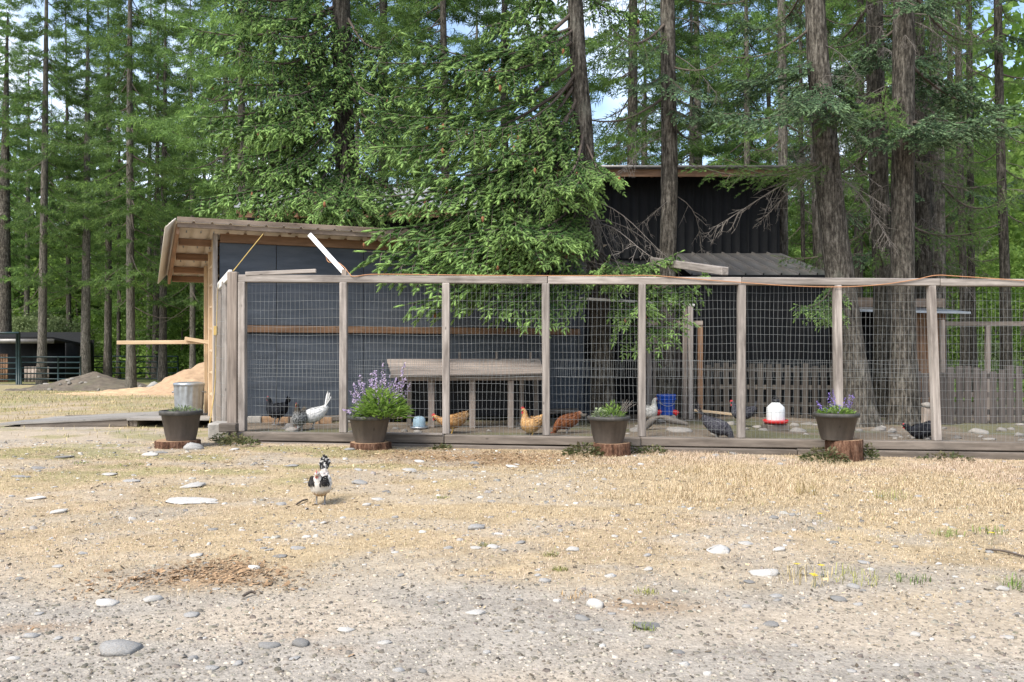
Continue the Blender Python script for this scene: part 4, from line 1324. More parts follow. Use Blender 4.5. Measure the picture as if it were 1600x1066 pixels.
# ------------------------------------------------------------------ far left: piles, animal shed, corral
def mound(name, px, d, rx, ry, h, mat, label, seed, skew=0.0):
    g = G(px, d)
    n = 64
    u, v = np.meshgrid(np.linspace(-1.25, 1.25, n), np.linspace(-1.25, 1.25, n))
    r2 = np.sqrt((u - skew * (1 - np.abs(u))) ** 2 + v ** 2)
    hz = h * np.clip(1 - r2, -0.12, 1) ** 1.0
    hz = np.where(r2 < 1, h * (1 - r2) ** 1.15, -0.06 * h * (r2 - 1))
    hz = hz + (h * 0.30 * (fbm(u * 3 + seed, v * 3, 4) - 0.5) + 0.10 * (fbm(u * 11 + seed, v * 11, 3) - .5)) * (r2 < 1.1)
    X, Y = u.ravel() * rx, v.ravel() * ry
    Z = hz.ravel() + gz(g.x + X, g.y + Y) - g.z - 0.01
    ii = (np.arange(n - 1)[:, None] * n + np.arange(n - 1)[None]).ravel()
    o = add(name, np_mesh(name, np.stack([X, Y, Z], 1), np.stack([ii, ii + 1, ii + n + 1, ii + n], 1), mat, smooth=True), MT(g))
    return tag(o, label, 'pile')


mound('sawdust_pile', 322, 26.5, 1.95, 2.4, 1.0, M_['sawdust_top'], 'tall reddish sawdust heap beside the coop side wall', 4)
mound('sawdust_spread', 262, 26.0, 3.0, 1.9, 0.26, M_['sawdust'], 'low orange sawdust spread at the foot of the tall heap', 9)
dp = mound('dirt_pile', 148, 32.0, 2.7, 2.0, 0.60, M_['dirt'], 'grey-brown dirt heap between the tree trunks on the left', 14)
for k in range(16):
    xx, yy = random.uniform(-2, 2), random.uniform(-1.7, -.4)
    gq = G(148, 32); rq = math.hypot(xx / 2.7, yy / 2.0)
    place_stone('clod', gq + Vector((xx, yy, max(0, .60 * (1 - rq) ** 1.15))), random.uniform(.12, .35), random.uniform(.1, .22), 'stone_dull', dp, None, k)
tag(place_stone('stone', G(238, 31), 0.9, 0.75, 'stone_pale'), 'large pale boulder between dirt heap and sawdust heap', 'stone')
shd = thing('animal_shed', G(50, 45), 'low black animal shed with a thin roof at the far left behind the rails', 'shed')
DS = 44.0
gzS = G(50, DS).z


def SX(px, d=DS): return (px - 800) / FPX * d


def SZ(py, d=DS): return CAM_Z + (HOR - py) / FPX * d


mb = MB().raw([(SX(-60), DS - .6, SZ(521)), (SX(100), DS - .6, SZ(522)), (SX(120, 46), DS + 2.6, SZ(536, 46.6)), (SX(-60), DS + 2.6, SZ(530, 46.6))], [(0, 1, 2, 3)])
roof_pts = [(SX(-60), DS - .8, SZ(530)), (SX(96), DS - .8, SZ(531)), (SX(120), DS + 1.0, SZ(541)), (SX(96), DS + 2.8, SZ(521)), (SX(-60), DS + 2.8, SZ(521))]
V = [tuple(p) for p in roof_pts] + [(x, y, z + 0.12) for x, y, z in roof_pts]
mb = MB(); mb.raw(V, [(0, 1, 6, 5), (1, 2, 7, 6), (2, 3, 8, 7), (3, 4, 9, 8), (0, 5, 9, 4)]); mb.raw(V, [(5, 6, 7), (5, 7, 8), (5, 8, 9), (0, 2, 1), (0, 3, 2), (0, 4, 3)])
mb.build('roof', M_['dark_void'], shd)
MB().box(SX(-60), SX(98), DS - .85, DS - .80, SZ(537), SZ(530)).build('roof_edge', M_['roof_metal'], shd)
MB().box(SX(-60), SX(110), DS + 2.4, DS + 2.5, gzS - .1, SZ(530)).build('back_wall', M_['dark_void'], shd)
MB().box(SX(46), SX(96), DS + .3, DS + .36, gzS - .1, SZ(534)).build('wall', M_['black_metal'], shd)
MB().box(SX(108), SX(110), DS - .4, DS + 2.4, gzS - .1, SZ(536)).build('side_wall', M_['black_metal'], shd)
for px in (-2, 82):
    MB().box(SX(px) - .05, SX(px) + .05, DS - .7, DS - .6, gzS - .1, SZ(533)).build('post', M_['post'], shd)
for k in range(4):
    MB().box(SX(2 + k * 4), SX(5.3 + k * 4), DS - .3, DS - .26, gzS - .1, SZ(553)).build('door_board', M_['rust'], shd)
for k in range(7):
    MB().box(SX(44 + k * 5.5), SX(49 + k * 5.5), DS - .35, DS - .31, gzS - .1, SZ(573)).build('stall_board', M_['post_brown'], shd)


def corral(px0, px1, d, top, bot, nrail, label, ups=()):
    g = G((px0 + px1) / 2, d)
    o = thing('corral_panel', g, label, 'panel', 'dark green pipe rails')
    for k in range(nrail):
        py = top + (bot - top) * k / (nrail - 1)
        mb = MB(); mb.tube([tuple(P(px0, py, d)), tuple(P(px1, py, d))], 0.035, 6); mb.build('rail', M_['green_steel'], o)
    for px in (px0, px1) + tuple(ups):
        mb = MB(); mb.tube([tuple(P(px, top - 0.5, d)), tuple(P(px, bot + 4, d))], 0.04, 6); mb.build('upright', M_['green_steel'], o)


corral(-20, 26, 40.0, 559, 602, 6, 'dark green pipe gate panel at the far left picture edge')
corral(33, 126, 40.0, 558, 601, 6, 'dark green pipe panel in front of the black animal shed', (91,))
corral(142, 200, 47.0, 557, 592, 5, 'dark green pipe panel behind the dirt heap')
corral(212, 278, 47.0, 557, 592, 5, 'dark green pipe panel left of the sawdust heap', (246,))
gp = thing('gate_frame', G(28, 40), 'tall dark green pipe gate posts standing in front of the animal shed', 'gate')
for px in (26.5, 30):
    mb = MB(); mb.tube([tuple(P(px, 520, 40.0)), tuple(P(px, 606, 40.0))], 0.055, 8); mb.build('post', M_['green_steel'], gp)
mb = MB(); mb.tube([tuple(P(-20, 520.5, 40.0)), tuple(P(30, 520.5, 40.0))], 0.05, 8); mb.build('crossbar', M_['green_steel'], gp)


# ------------------------------------------------------------------ hens
def m_feather(name, base, second, scale=30, thr=(0.45, 0.6), neck=None, belly=None, tailc=None):
    t = NT(name)
    v = t.coord('Object')
    n = t.noise(v, scale, 4, 0.6)
    c = t.mix(t.ramp(n, [(thr[0], (0, 0, 0)), (thr[1], (1, 1, 1))]), base, second)
    sp = t.node('ShaderNodeSeparateXYZ'); t.link(v, sp.inputs[0])
    wob = t.noise(v, 18, 3)

    def zone(sock, a, b, colr, c):
        m = t.node('ShaderNodeMath', operation='MULTIPLY_ADD'); t.link(wob, m.inputs[0]); m.inputs[1].default_value = 0.06
        t.link(sp.outputs[sock], m.inputs[2])
        mr = t.node('ShaderNodeMapRange'); mr.inputs['From Min'].default_value = a; mr.inputs['From Max'].default_value = b
        t.link(m.outputs[0], mr.inputs['Value'])
        return t.mix(mr.outputs[0], c, colr)
    if neck: c = zone('Z', neck[0], neck[1], neck[2], c)
    if belly: c = zone('Z', belly[1], belly[0], belly[2], c)
    if tailc: c = zone('X', tailc[1], tailc[0], tailc[2], c)
    at = t.node('ShaderNodeVertexColor', layer_name='Col')
    c = t.mix(1.0, c, at.outputs['Color'], 'MULTIPLY')
    t.bump(n, 0.3, 0.004)
    return t.done(c, 0.8, 0, 0.15)


M_['comb'] = m_plain('red_comb_skin', (0.50, 0.045, 0.05), 0.6, 0, 0.2, 40)
M_['comb_pale'] = m_plain('pink_comb_skin', (0.48, 0.15, 0.14), 0.6, 0, 0.2, 40)
M_['beak'] = m_plain('horn_beak', (0.32, 0.22, 0.11), 0.5)
M_['shank'] = m_plain('grey_shank', (0.20, 0.19, 0.18), 0.7)
M_['shank_y'] = m_plain('yellow_shank', (0.42, 0.27, 0.08), 0.7)
M_['eye'] = m_plain('dark_eye', (0.02, 0.012, 0.008), 0.2)

POSES = {
    'tucked': [(-.20, .36, .014, .03), (-.17, .32, .04, .05), (-.12, .265, .078, .085), (-.06, .23, .104, .112), (.0, .215, .114, .125), (.055, .225, .106, .115), (.095, .255, .082, .088), (.118, .29, .058, .058), (.13, .315, .044, .044), (.14, .335, .034, .035), (.155, .35, .03, .031), (.175, .352, .024, .024), (.19, .345, .011, .012)],
    'stand': [(-.225, .330, .014, .03), (-.19, .30, .040, .05), (-.13, .258, .078, .082), (-.06, .228, .100, .105), (.01, .218, .108, .112), (.07, .228, .098, .105), (.115, .258, .074, .082), (.135, .300, .052, .056), (.142, .335, .040, .042), (.146, .365, .033, .034), (.158, .390, .030, .031), (.178, .398, .024, .024), (.194, .394, .011, .012)],
    'reach': [(-.235, .345, .014, .03), (-.19, .310, .045, .055), (-.13, .264, .080, .085), (-.06, .226, .094, .097), (.01, .212, .098, .102), (.07, .208, .086, .092), (.12, .218, .064, .068), (.16, .235, .046, .048), (.195, .252, .036, .038), (.222, .270, .031, .032), (.24, .283, .029, .030), (.262, .285, .023, .023), (.28, .278, .010, .011)],
    'peck': [(-.21, .345, .014, .03), (-.175, .31, .040, .05), (-.12, .262, .078, .080), (-.05, .225, .100, .102), (.02, .200, .106, .108), (.08, .178, .092, .098), (.125, .150, .066, .072), (.155, .118, .048, .05), (.172, .085, .036, .038), (.185, .060, .030, .031), (.198, .042, .027, .027), (.21, .022, .018, .018), (.214, .008, .008, .008)],
    'upright': [(-.20, .345, .014, .03), (-.17, .31, .040, .05), (-.12, .262, .078, .085), (-.06, .228, .102, .112), (.0, .215, .112, .125), (.055, .235, .102, .115), (.085, .285, .074, .080), (.092, .33, .052, .054), (.096, .37, .041, .042), (.10, .405, .034, .035), (.112, .432, .030, .031), (.132, .440, .024, .024), (.148, .436, .011, .012)],
}


def hen(loc, heading, scale, label, pose, body_m, wing_m=None, tail_m=None, comb_m=None, comb=1.0, tail=1.0, tail_up=0.9, legs='shank', cat='hen'):
    """one hen; local X points to its beak"""
    loc = Vector(loc)
    scale = scale * (0.92 if loc.y > 9 else 1.0)
    M0 = MT(loc) @ Matrix.Rotation(heading, 4, 'Z') @ Matrix.Scale(scale, 4)
    o = thing('hen', loc, label, cat, None)
    rg = np.random.default_rng(int(abs(loc.x * 1000)) + 3)
    rings = np.array(POSES[pose])
    # resample the loft smoothly
    dense = smooth_path([tuple(r) for r in rings], 48)
    ctr = np.stack([dense[:, 0], np.zeros(len(dense)), dense[:, 1]], 1)
    T = np.gradient(ctr, axis=0); T /= np.linalg.norm(T, axis=1)[:, None]
    Yv = np.array([0, 1.0, 0])
    N = np.cross(T, Yv)
    seg = 18
    t = np.linspace(0, 2 * np.pi, seg, endpoint=False)
    V = ctr[:, None] + Yv * (np.cos(t)[None, :, None] * np.abs(dense[:, 2])[:, None, None]) + N[:, None] * (np.sin(t)[None, :, None] * np.abs(dense[:, 3])[:, None, None])
    V = V + rg.normal(size=V.shape) * 0.0012
    n = len(dense)
    Vb = V.reshape(-1, 3)
    i_ = np.arange(n - 1)[:, None] * seg; j_ = np.arange(seg)[None]; k_ = (j_ + 1) % seg
    Fb = np.stack([i_ + j_, i_ + k_, i_ + seg + k_, i_ + seg + j_], -1).reshape(-1, 4)
    # feather flakes, pointing to the tail
    m = 900
    ri = rg.integers(4, n - 9, m); si = rg.integers(0, seg, m)
    p = V[ri, si]
    out = p - ctr[ri]; out /= np.linalg.norm(out, axis=1)[:, None] + 1e-9
    back = -T[ri]
    side = np.cross(out, back)
    L = (0.020 + 0.018 * rg.random(m))[:, None] * (0.45 + 0.55 * np.clip(dense[ri, 2] / 0.1, 0, 1))[:, None]
    f0 = p - out * 0.002
    f1 = p + back * L * 0.5 + side * L * 0.34 + out * 0.0035
    f2 = p + back * L + out * 0.007 * rg.random(m)[:, None] - np.array([0, 0, 0.003])
    f3 = p + back * L * 0.5 - side * L * 0.34 + out * 0.0035
    Vf = np.stack([f0, f1, f2, f3], 1).reshape(-1, 3)
    Ff = (np.arange(m)[:, None] * 4 + np.arange(4)[None]) + len(Vb)
    body = add('body', np_mesh('body', np.concatenate([Vb, Vf]), np.concatenate([Fb, Ff]), body_m, smooth=True, col=np.repeat(np.concatenate([np.full(len(Vb), .82), np.repeat(rg.uniform(.6, 1.18, m), 4) * np.tile([.7, .95, 1.1, .95], m)])[:, None], 3, 1)), M0, o)
    wing_m = wing_m or body_m; tail_m = tail_m or body_m; comb_m = comb_m or M_['comb']
    hx, hz = dense[int(n * .90)][0], dense[int(n * .90)][1]
    ex, ez = dense[-1][0], dense[-1][1]
    hd = Vector((ex - hx, 0, ez - hz)).normalized()
    hu = Vector((-hd.z, 0, hd.x))
    if pose == 'peck': hu = Vector((0.9, 0, 0.1)).normalized()
    # wings
    cx, cz = (dense[int(n * .36)][0], dense[int(n * .36)][1])
    for s in (-1, 1):
        mb = MB()
        W = []
        for u in np.linspace(0, 1, 9):
            for v in np.linspace(-1, 1, 7):
                wdt = 0.058 * math.sin(math.pi * min(1, 0.12 + u * 0.86)) ** 0.7
                x_ = cx + 0.085 - 0.20 * u
                z_ = cz + 0.022 + v * wdt + 0.035 * u
                bulge = 0.094 + 0.016 * (1 - v * v) - 0.055 * u * u - 0.02 * (1 - u) ** 2 + rg.normal() * 0.001
                W.append((x_, s * bulge, z_))
        Fw = [(a * 7 + b, a * 7 + b + 1, (a + 1) * 7 + b + 1, (a + 1) * 7 + b) for a in range(8) for b in range(6)]
        mb.raw(W, Fw); mb.build('wing', wing_m, o, M0, True)
    # tail feathers
    tx, tz = dense[2][0], dense[2][1]
    mb = MB()
    nf = 13
    for i in range(nf):
        f = (i - (nf - 1) / 2) / ((nf - 1) / 2)
        ang = tail_up + 0.30 * (1 - abs(f)) + rg.normal() * 0.05
        L_ = (0.12 + 0.05 * (1 - abs(f))) * tail
        sp_ = f * 0.5
        d_ = Vector((-math.cos(ang), sp_ * 0.55, math.sin(ang))).normalized()
        w_ = 0.019 * (0.8 + 0.4 * tail)
        sd = Vector((-0.35 * d_.z, 1.0 - abs(f) * .6, 0.3)).normalized()
        b0 = Vector((tx + 0.03, f * 0.02, tz - 0.01))
        pts = [b0, b0 + d_ * L_ * .4 + sd * w_ * .8, b0 + d_ * L_ * .8 + sd * w_, b0 + d_ * L_ * 1.05, b0 + d_ * L_ * .8 - sd * w_, b0 + d_ * L_ * .4 - sd * w_ * .8]
        base_n = [tuple(x) for x in pts]
        mb.raw(base_n, [(0, 1, 2), (0, 2, 3), (0, 3, 4), (0, 4, 5)])
    mb.build('tail', tail_m, o, M0)
    # comb, wattles, beak, eyes
    cb = Vector((hx, 0, hz)) + hu * 0.024
    pts = [(-.018, 0), (-.020, .012), (-.008, .010), (-.006, .026), (.004, .014), (.010, .026), (.016, .010), (.024, .014), (.022, -.004)]
    vv = [cb + hd * (a * comb) + hu * (b * comb) for a, b in pts]
    mb = MB()
    m9 = len(vv)
    VV = [tuple(v + Vector((0, .004, 0))) for v in vv] + [tuple(v - Vector((0, .004, 0))) for v in vv] + [tuple(cb + Vector((0, .005, 0)) - hu * .004), tuple(cb - Vector((0, .005, 0)) - hu * .004)]
    F3 = [(2 * m9, i, i + 1) for i in range(m9 - 1)] + [(2 * m9 + 1, m9 + i + 1, m9 + i) for i in range(m9 - 1)]
    mb.raw(VV, F3); mb.raw(VV, [(i, m9 + i, m9 + i + 1, i + 1) for i in range(m9 - 1)])
    mb.build('comb', comb_m, o, M0)
    mb = MB()
    for s in (-1, 1):
        b0 = Vector((hx, s * 0.010, hz)) + hd * 0.014 - hu * 0.016
        mb.tube([tuple(b0), tuple(b0 - Vector((0, 0, .016 * comb))), tuple(b0 - Vector((0, 0, .028 * comb)))], [.006, .011 * comb, .005], 8)
    mb.build('wattle', comb_m, o, M0, True)
    bk = Vector((ex, 0, ez)) - hd * 0.006
    mb = MB(); mb.tube([tuple(bk), tuple(bk + hd * .014 - hu * .001), tuple(bk + hd * .026 - hu * .007)], [.010, .007, .001], 8)
    mb.build('beak', M_['beak'], o, M0, True)
    mb = MB()
    for s in (-1, 1):
        e0 = Vector((hx, s * 0.026, hz)) + hd * 0.010 + hu * 0.004
        mb.tube([tuple(e0), tuple(e0 + Vector((0, s * .004, 0)))], [.006, .003], 8)
    mb.build('eye', M_['eye'], o, M0, True)
    # legs with a backward hock and three toes forward, one back
    for s in (-1, 1):
        y0 = s * 0.045
        mb = MB()
        mb.tube([(-.005, y0, .16), (-.02, y0, .105), (.0, y0, .055), (.004, y0, .008)], [.030, .013, .0085, .009], 8)
        for a in (-.45, 0, .45, math.pi):
            l_ = .055 if a != math.pi else .028
            mb.tube([(.004, y0, .010), (.004 + l_ * .6 * math.cos(a), y0 + l_ * .6 * math.sin(a), .010), (.004 + l_ * math.cos(a), y0 + l_ * math.sin(a), .003)], [.007, .006, .002], 6)
        mb.build('leg', M_[legs], o, M0, True)
    return o


F_ = m_feather
buff = F_('buff_feathers', (0.36, 0.17, 0.055), (0.60, 0.37, 0.17), 48, (0.4, 0.62), None, (0.13, 0.20, (0.60, 0.42, 0.24)), (-.24, -.16, (0.62, 0.45, 0.26)))
buff2 = F_('golden_buff_feathers', (0.42, 0.215, 0.075), (0.62, 0.40, 0.19), 45, (0.4, 0.62), None, (0.14, 0.19, (0.66, 0.48, 0.28)), (-.24, -.17, (0.66, 0.52, 0.36)))
redb = F_('russet_feathers', (0.13, 0.042, 0.018), (0.33, 0.13, 0.055), 48, (0.4, 0.62), None, None, (-.26, -.15, (0.62, 0.56, 0.47)))
white = F_('white_feathers', (0.66, 0.65, 0.62), (0.76, 0.75, 0.73), 20)
cream = F_('cream_white_feathers', (0.56, 0.53, 0.47), (0.68, 0.65, 0.60), 20, belly=(0.12, 0.18, (0.42, 0.34, 0.24)))
black = F_('black_feathers', (0.010, 0.011, 0.014), (0.025, 0.026, 0.032), 20)
slate = F_('slate_grey_feathers', (0.040, 0.040, 0.050), (0.11, 0.107, 0.12), 48)
laced = F_('laced_grey_feathers', (0.045, 0.046, 0.046), (0.40, 0.40, 0.39), 62, (0.46, 0.56), (0.31, 0.38, (0.085, 0.07, 0.052)))
pied = F_('cream_and_black_breast', (0.66, 0.62, 0.55), (0.72, 0.68, 0.62), 14, (0.4, 0.6), (0.335, 0.36, (0.60, 0.52, 0.47)), (0.14, 0.20, (0.50, 0.36, 0.22)))
piedt = F_('black_and_white_tail', (0.022, 0.022, 0.024), (0.60, 0.58, 0.54), 30, (0.52, 0.58))
blackw = F_('black_hackle', (0.014, 0.013, 0.013), (0.05, 0.045, 0.042), 40)

g = G(501, 6.62); dH = 1.15 * FPX / (789 - HOR)
g = G(501, dH)
front = hen(g, R(-92), 0.68, 'black and white hen walking towards the viewer on the straw', 'tucked', pied, blackw, piedt, M_['comb_pale'], 0.8, 1.15, 1.25)
# black hackle cape on either side of the breast
M0 = MT(g) @ Matrix.Rotation(R(-92), 4, 'Z') @ Matrix.Scale(0.68, 4)
rgc = np.random.default_rng(5)
for s in (-1, 1):
    mb = MB()
    for i in range(120):
        a = rgc.uniform(0.28, 1.35); zz = rgc.uniform(0.215, 0.315)
        rr = 0.108 * (1 - ((zz - 0.225) / 0.13) ** 2 * 0.55)
        p0 = Vector((0.055 + rr * math.cos(a) * 0.98, s * rr * math.sin(a) * 1.0, zz + 0.02))
        out = Vector((math.cos(a), s * math.sin(a), 0.25))
        dn = Vector((out.x * .25, out.y * .25, -1)).normalized()
        sd = out.cross(dn).normalized()
        p0 = p0 + out * .004
        mb.raw([tuple(p0), tuple(p0 + dn * .016 + sd * .009 + out * .004), tuple(p0 + dn * .034 + out * .005), tuple(p0 + dn * .016 - sd * .009 + out * .004)], [(0, 1, 2, 3)])
    mb.build('hackle', blackw, front, M0)

hen(RG(432, 11.75), R(150), 0.95, 'black hen in shade by the coop wall behind the left fence bay', 'stand', black, comb=0.5, tail=0.9)
hen(RG(468, 11.05), R(-100), 0.82, 'grey laced hen sitting close to the fence beside the white hen', 'upright', laced, comb=0.35, tail=0.5)
hen(RG(489, 11.2), R(195), 0.92, 'bright white hen with raised tail behind the left fence bay', 'peck', white, comb=0.8, tail=1.45, tail_up=1.05)
hen(RG(706, 11.0) - Vector((0, 0, .035)), R(184), 0.92, 'golden hen stretching its neck forward behind the second full post', 'reach', buff, comb=1.25, tail=0.55, tail_up=0.55, legs='shank_y')
hen(RG(829, 10.93) - Vector((0, 0, .05)), R(206), 0.88, 'golden hen standing upright left of the third full post', 'upright', buff2, comb=1.25, tail=0.5, tail_up=0.5, legs='shank_y')
hen(RG(886, 11.15) - Vector((0, 0, .03)), R(178), 0.92, 'russet hen with a cream rump right of the third full post', 'peck', redb, comb=0.9, tail=0.8, tail_up=-0.35, tail_m=cream)
hen(RG(1014, 12.9), R(12), 0.88, 'cream white hen with stretched neck beside the blue feeder', 'upright', cream, comb=0.5, tail=0.4, tail_up=0.4)
hen(RG(1122, 11.05) - Vector((0, 0, .06)), R(-25), 1.0, 'slate grey hen pecking with raised tail between posts', 'peck', slate, comb=0.4, tail=1.5, tail_up=0.75)
hen(RG(1160, 12.6), R(170), 0.9, 'dark hen mostly hidden behind the post left of the waterer', 'stand', slate, comb=1.2, tail=.8)
hen(RG(1440, 11.0) - Vector((0, 0, .10)), R(190), 1.0, 'black hen resting low beside the right fence post', 'reach', black, comb=0.5, tail=0.5, tail_up=0.3)

# ------------------------------------------------------------------ trees
def needles(rng, base, dirs, length, K, nlen, nwid, new, flat=0.0):
    """bottle-brush shoots: K needle clumps (1 tri each) round every shoot"""
    n = len(base)
    dirs = dirs / (np.linalg.norm(dirs, axis=1)[:, None] + 1e-9)
    ref = np.where(np.abs(dirs[:, 2:3]) < 0.9, np.array([[0, 0, 1.0]]), np.array([[0, 1.0, 0]]))
    A = np.cross(dirs, ref); A /= np.linalg.norm(A, axis=1)[:, None] + 1e-9
    B = np.cross(A, dirs)
    t = (np.arange(K) + rng.random((n, K))) / K
    ph = rng.random((n, 1)) * 6.283 + np.arange(K)[None] * 2.4 + rng.normal(size=(n, K)) * 0.3
    rad = A[:, None] * np.cos(ph)[..., None] + B[:, None] * (np.sin(ph) * (1 - flat))[..., None]
    nd = dirs[:, None] * 0.65 + rad * 0.85
    nd /= np.linalg.norm(nd, axis=2)[..., None] + 1e-9
    p = base[:, None] + dirs[:, None] * (t * np.broadcast_to(length, (n,))[:, None])[..., None]
    sd = np.cross(nd, rad + 0.3 * rng.normal(size=nd.shape)); sd /= np.linalg.norm(sd, axis=2)[..., None] + 1e-9
    nl = nlen * (0.75 + 0.5 * rng.random((n, K)))[..., None] * (1.0 - 0.35 * t)[..., None]
    v0 = p - sd * nwid * 0.5
    v1 = p + sd * nwid * 0.5
    v2 = p + nd * nl
    V = np.stack([v0, v1, v2], 2).reshape(-1, 3)
    F = np.arange(len(V)).reshape(-1, 3)
    col = np.zeros((n, K, 3, 3))
    col[..., 0] = np.clip(np.broadcast_to(new, (n,))[:, None, None] * (0.55 + 0.6 * t[..., None]), 0, 1)
    col[..., 1] = rng.random((n, 1, 1)) * 0.8 + rng.random((n, K, 1)) * 0.2
    return V, F, col.reshape(-1, 3)


def cores(rng, base, dirs, length, rad, new):
    """plump green core of each shoot: a five-sided spindle"""
    n = len(base)
    dirs = dirs / (np.linalg.norm(dirs, axis=1)[:, None] + 1e-9)
    ref = np.where(np.abs(dirs[:, 2:3]) < 0.9, np.array([[0, 0, 1.0]]), np.array([[0, 1.0, 0]]))
    A = np.cross(dirs, ref); A /= np.linalg.norm(A, axis=1)[:, None] + 1e-9
    B = np.cross(A, dirs)
    th = np.arange(5) * 1.2566
    ts = np.array([0.0, 0.3, 0.75, 1.05]); rs = np.array([0.35, 1.0, 0.9, 0.12])
    L = np.broadcast_to(length, (n,))
    V = base[:, None, None] + dirs[:, None, None] * (L[:, None] * ts[None])[:, :, None, None] + rad * (rs[None, :, None] * rng.uniform(.75, 1.25, (n, 4, 5)))[..., None] * (A[:, None, None] * np.cos(th)[None, None, :, None] + B[:, None, None] * np.sin(th)[None, None, :, None])
    V = V.reshape(-1, 3)
    r, j = np.meshgrid(np.arange(3), np.arange(5), indexing='ij')
    k = (j + 1) % 5
    q = np.stack([r * 5 + j, r * 5 + k, r * 5 + 5 + k, r * 5 + 5 + j], -1).reshape(-1, 4)
    F = np.concatenate([q[:, [0, 1, 2]], q[:, [0, 2, 3]]])
    F = (np.arange(n)[:, None, None] * 20 + F[None]).reshape(-1, 3)
    col = np.zeros((n, 4, 5, 3))
    col[..., 0] = np.clip(np.broadcast_to(new, (n,))[:, None, None] * np.array([.35, .7, 1.0, 1.15])[None, :, None], 0, 1)
    col[..., 1] = rng.random((n, 1, 1)) * .8
    return V, F, col.reshape(-1, 3)


def branch_mesh(seed, mat, L=2.6, nsec=15, seclen=0.85, sag=0.20, tipup=0.10, hang=0.45, K=34, space=0.064, shoot=0.105, nlen=0.043, nwid=0.0085, newp=0.8, bare=0.12, core=.0165):
    """one spruce limb: limb on local X, drooping side twigs, tufted shoots"""
    rng = np.random.default_rng(seed)
    t = np.linspace(0, 1, 14)
    wig = rng.normal() * 0.08
    main = np.stack([L * t, wig * np.sin(3 * t) * L * 0.3, L * (-sag * np.sin(np.pi * t * 0.9) + tipup * t ** 3)], 1)
    mb = MB()
    mb.tube(main, 0.034 * (1 - t) ** 0.8 + 0.004, 5, False)
    B, D, Ln, Nw = [], [], [], []

    def at(u):
        f = u * 13; i = min(12, int(f)); return main[i] + (main[i + 1] - main[i]) * (f - i)
    for i in range(nsec * 2):
        u = bare + (0.985 - bare) * (i + rng.random() * 0.8) / (nsec * 2)
        s = 1 if i % 2 else -1
        ln = seclen * (0.30 + 0.70 * np.sin(np.pi * min(1, 0.18 + u * 0.62))) * (1.0 - 0.62 * u ** 2) * rng.uniform(0.65, 1.2)
        b = at(u)
        fw = rng.uniform(0.45, 0.85)
        d = np.array([fw, s * rng.uniform(0.6, 0.9), -hang * rng.uniform(0.0, 1.3) + 0.08])
        d /= np.linalg.norm(d)
        ss = np.linspace(0, 1, 5)
        dr = hang * rng.uniform(0.25, 0.75)
        pts = b + d * (ss * ln)[:, None] + np.array([0, 0, -1.0]) * (dr * ln * ss ** 2 - 0.25 * dr * ln * ss ** 4)[:, None]
        mb.tube(pts, 0.0085 * (1 - ss * 0.75), 3, False)
        m = max(2, int(ln / space))
        for k in range(m):
            q = (k + 0.6 + 0.5 * rng.random()) / m
            if q > 1: q = 1.0
            f = q * 4; j = min(3, int(f)); p = pts[j] + (pts[j + 1] - pts[j]) * (f - j)
            tg = pts[j + 1] - pts[j]; tg = tg / np.linalg.norm(tg)
            pr = np.cross(tg, np.array([0, 0, 1.0])); pr /= np.linalg.norm(pr) + 1e-9
            for s2 in (-1, 1):
                if rng.random() < 0.08: continue
                dd = tg * rng.uniform(0.3, 0.8) + pr * s2 * rng.uniform(0.4, 0.9) + rng.normal(size=3) * 0.32 + np.array([0, 0, -0.12 + 0.25 * (q > .8)])
                B.append(p); D.append(dd); Ln.append(shoot * rng.uniform(0.65, 1.25) * (1.1 - 0.35 * q))
                Nw.append((rng.random() < newp * (0.12 + 1.0 * q)) * rng.uniform(0.3, 1.0) * (0.35 + 0.65 * q))
        B.append(pts[-1]); D.append(pts[-1] - pts[-2]); Ln.append(shoot * 1.1); Nw.append(rng.uniform(0.5, 1.0) * (newp > 0.3))
        if rng.random() < 0.8:
            B.append(b); D.append(np.array([0.6, s * .2, .5])); Ln.append(shoot); Nw.append(0.4 * rng.random())
    B.append(main[-1]); D.append(main[-1] - main[-2]); Ln.append(shoot * 1.3); Nw.append(1.0)
    V, F, c = needles(rng, np.array(B), np.array(D), np.array(Ln), K, nlen, nwid, np.array(Nw))
    if core:
        V, F, c = merge([(V, F, c), cores(rng, np.array(B), np.array(D), np.array(Ln), core, np.array(Nw))])
    Vw = np.concatenate(mb.v); Fw4 = np.concatenate(mb.f4)
    Fq = Fw4
    cw = np.zeros((len(Vw), 3))
    return np_mesh('branch', np.concatenate([Vw, V]), [Fq, F + len(Vw)], [M_['limb'], mat], mi=[0] * len(Fq) + [1] * len(F), col=np.concatenate([cw, c]))


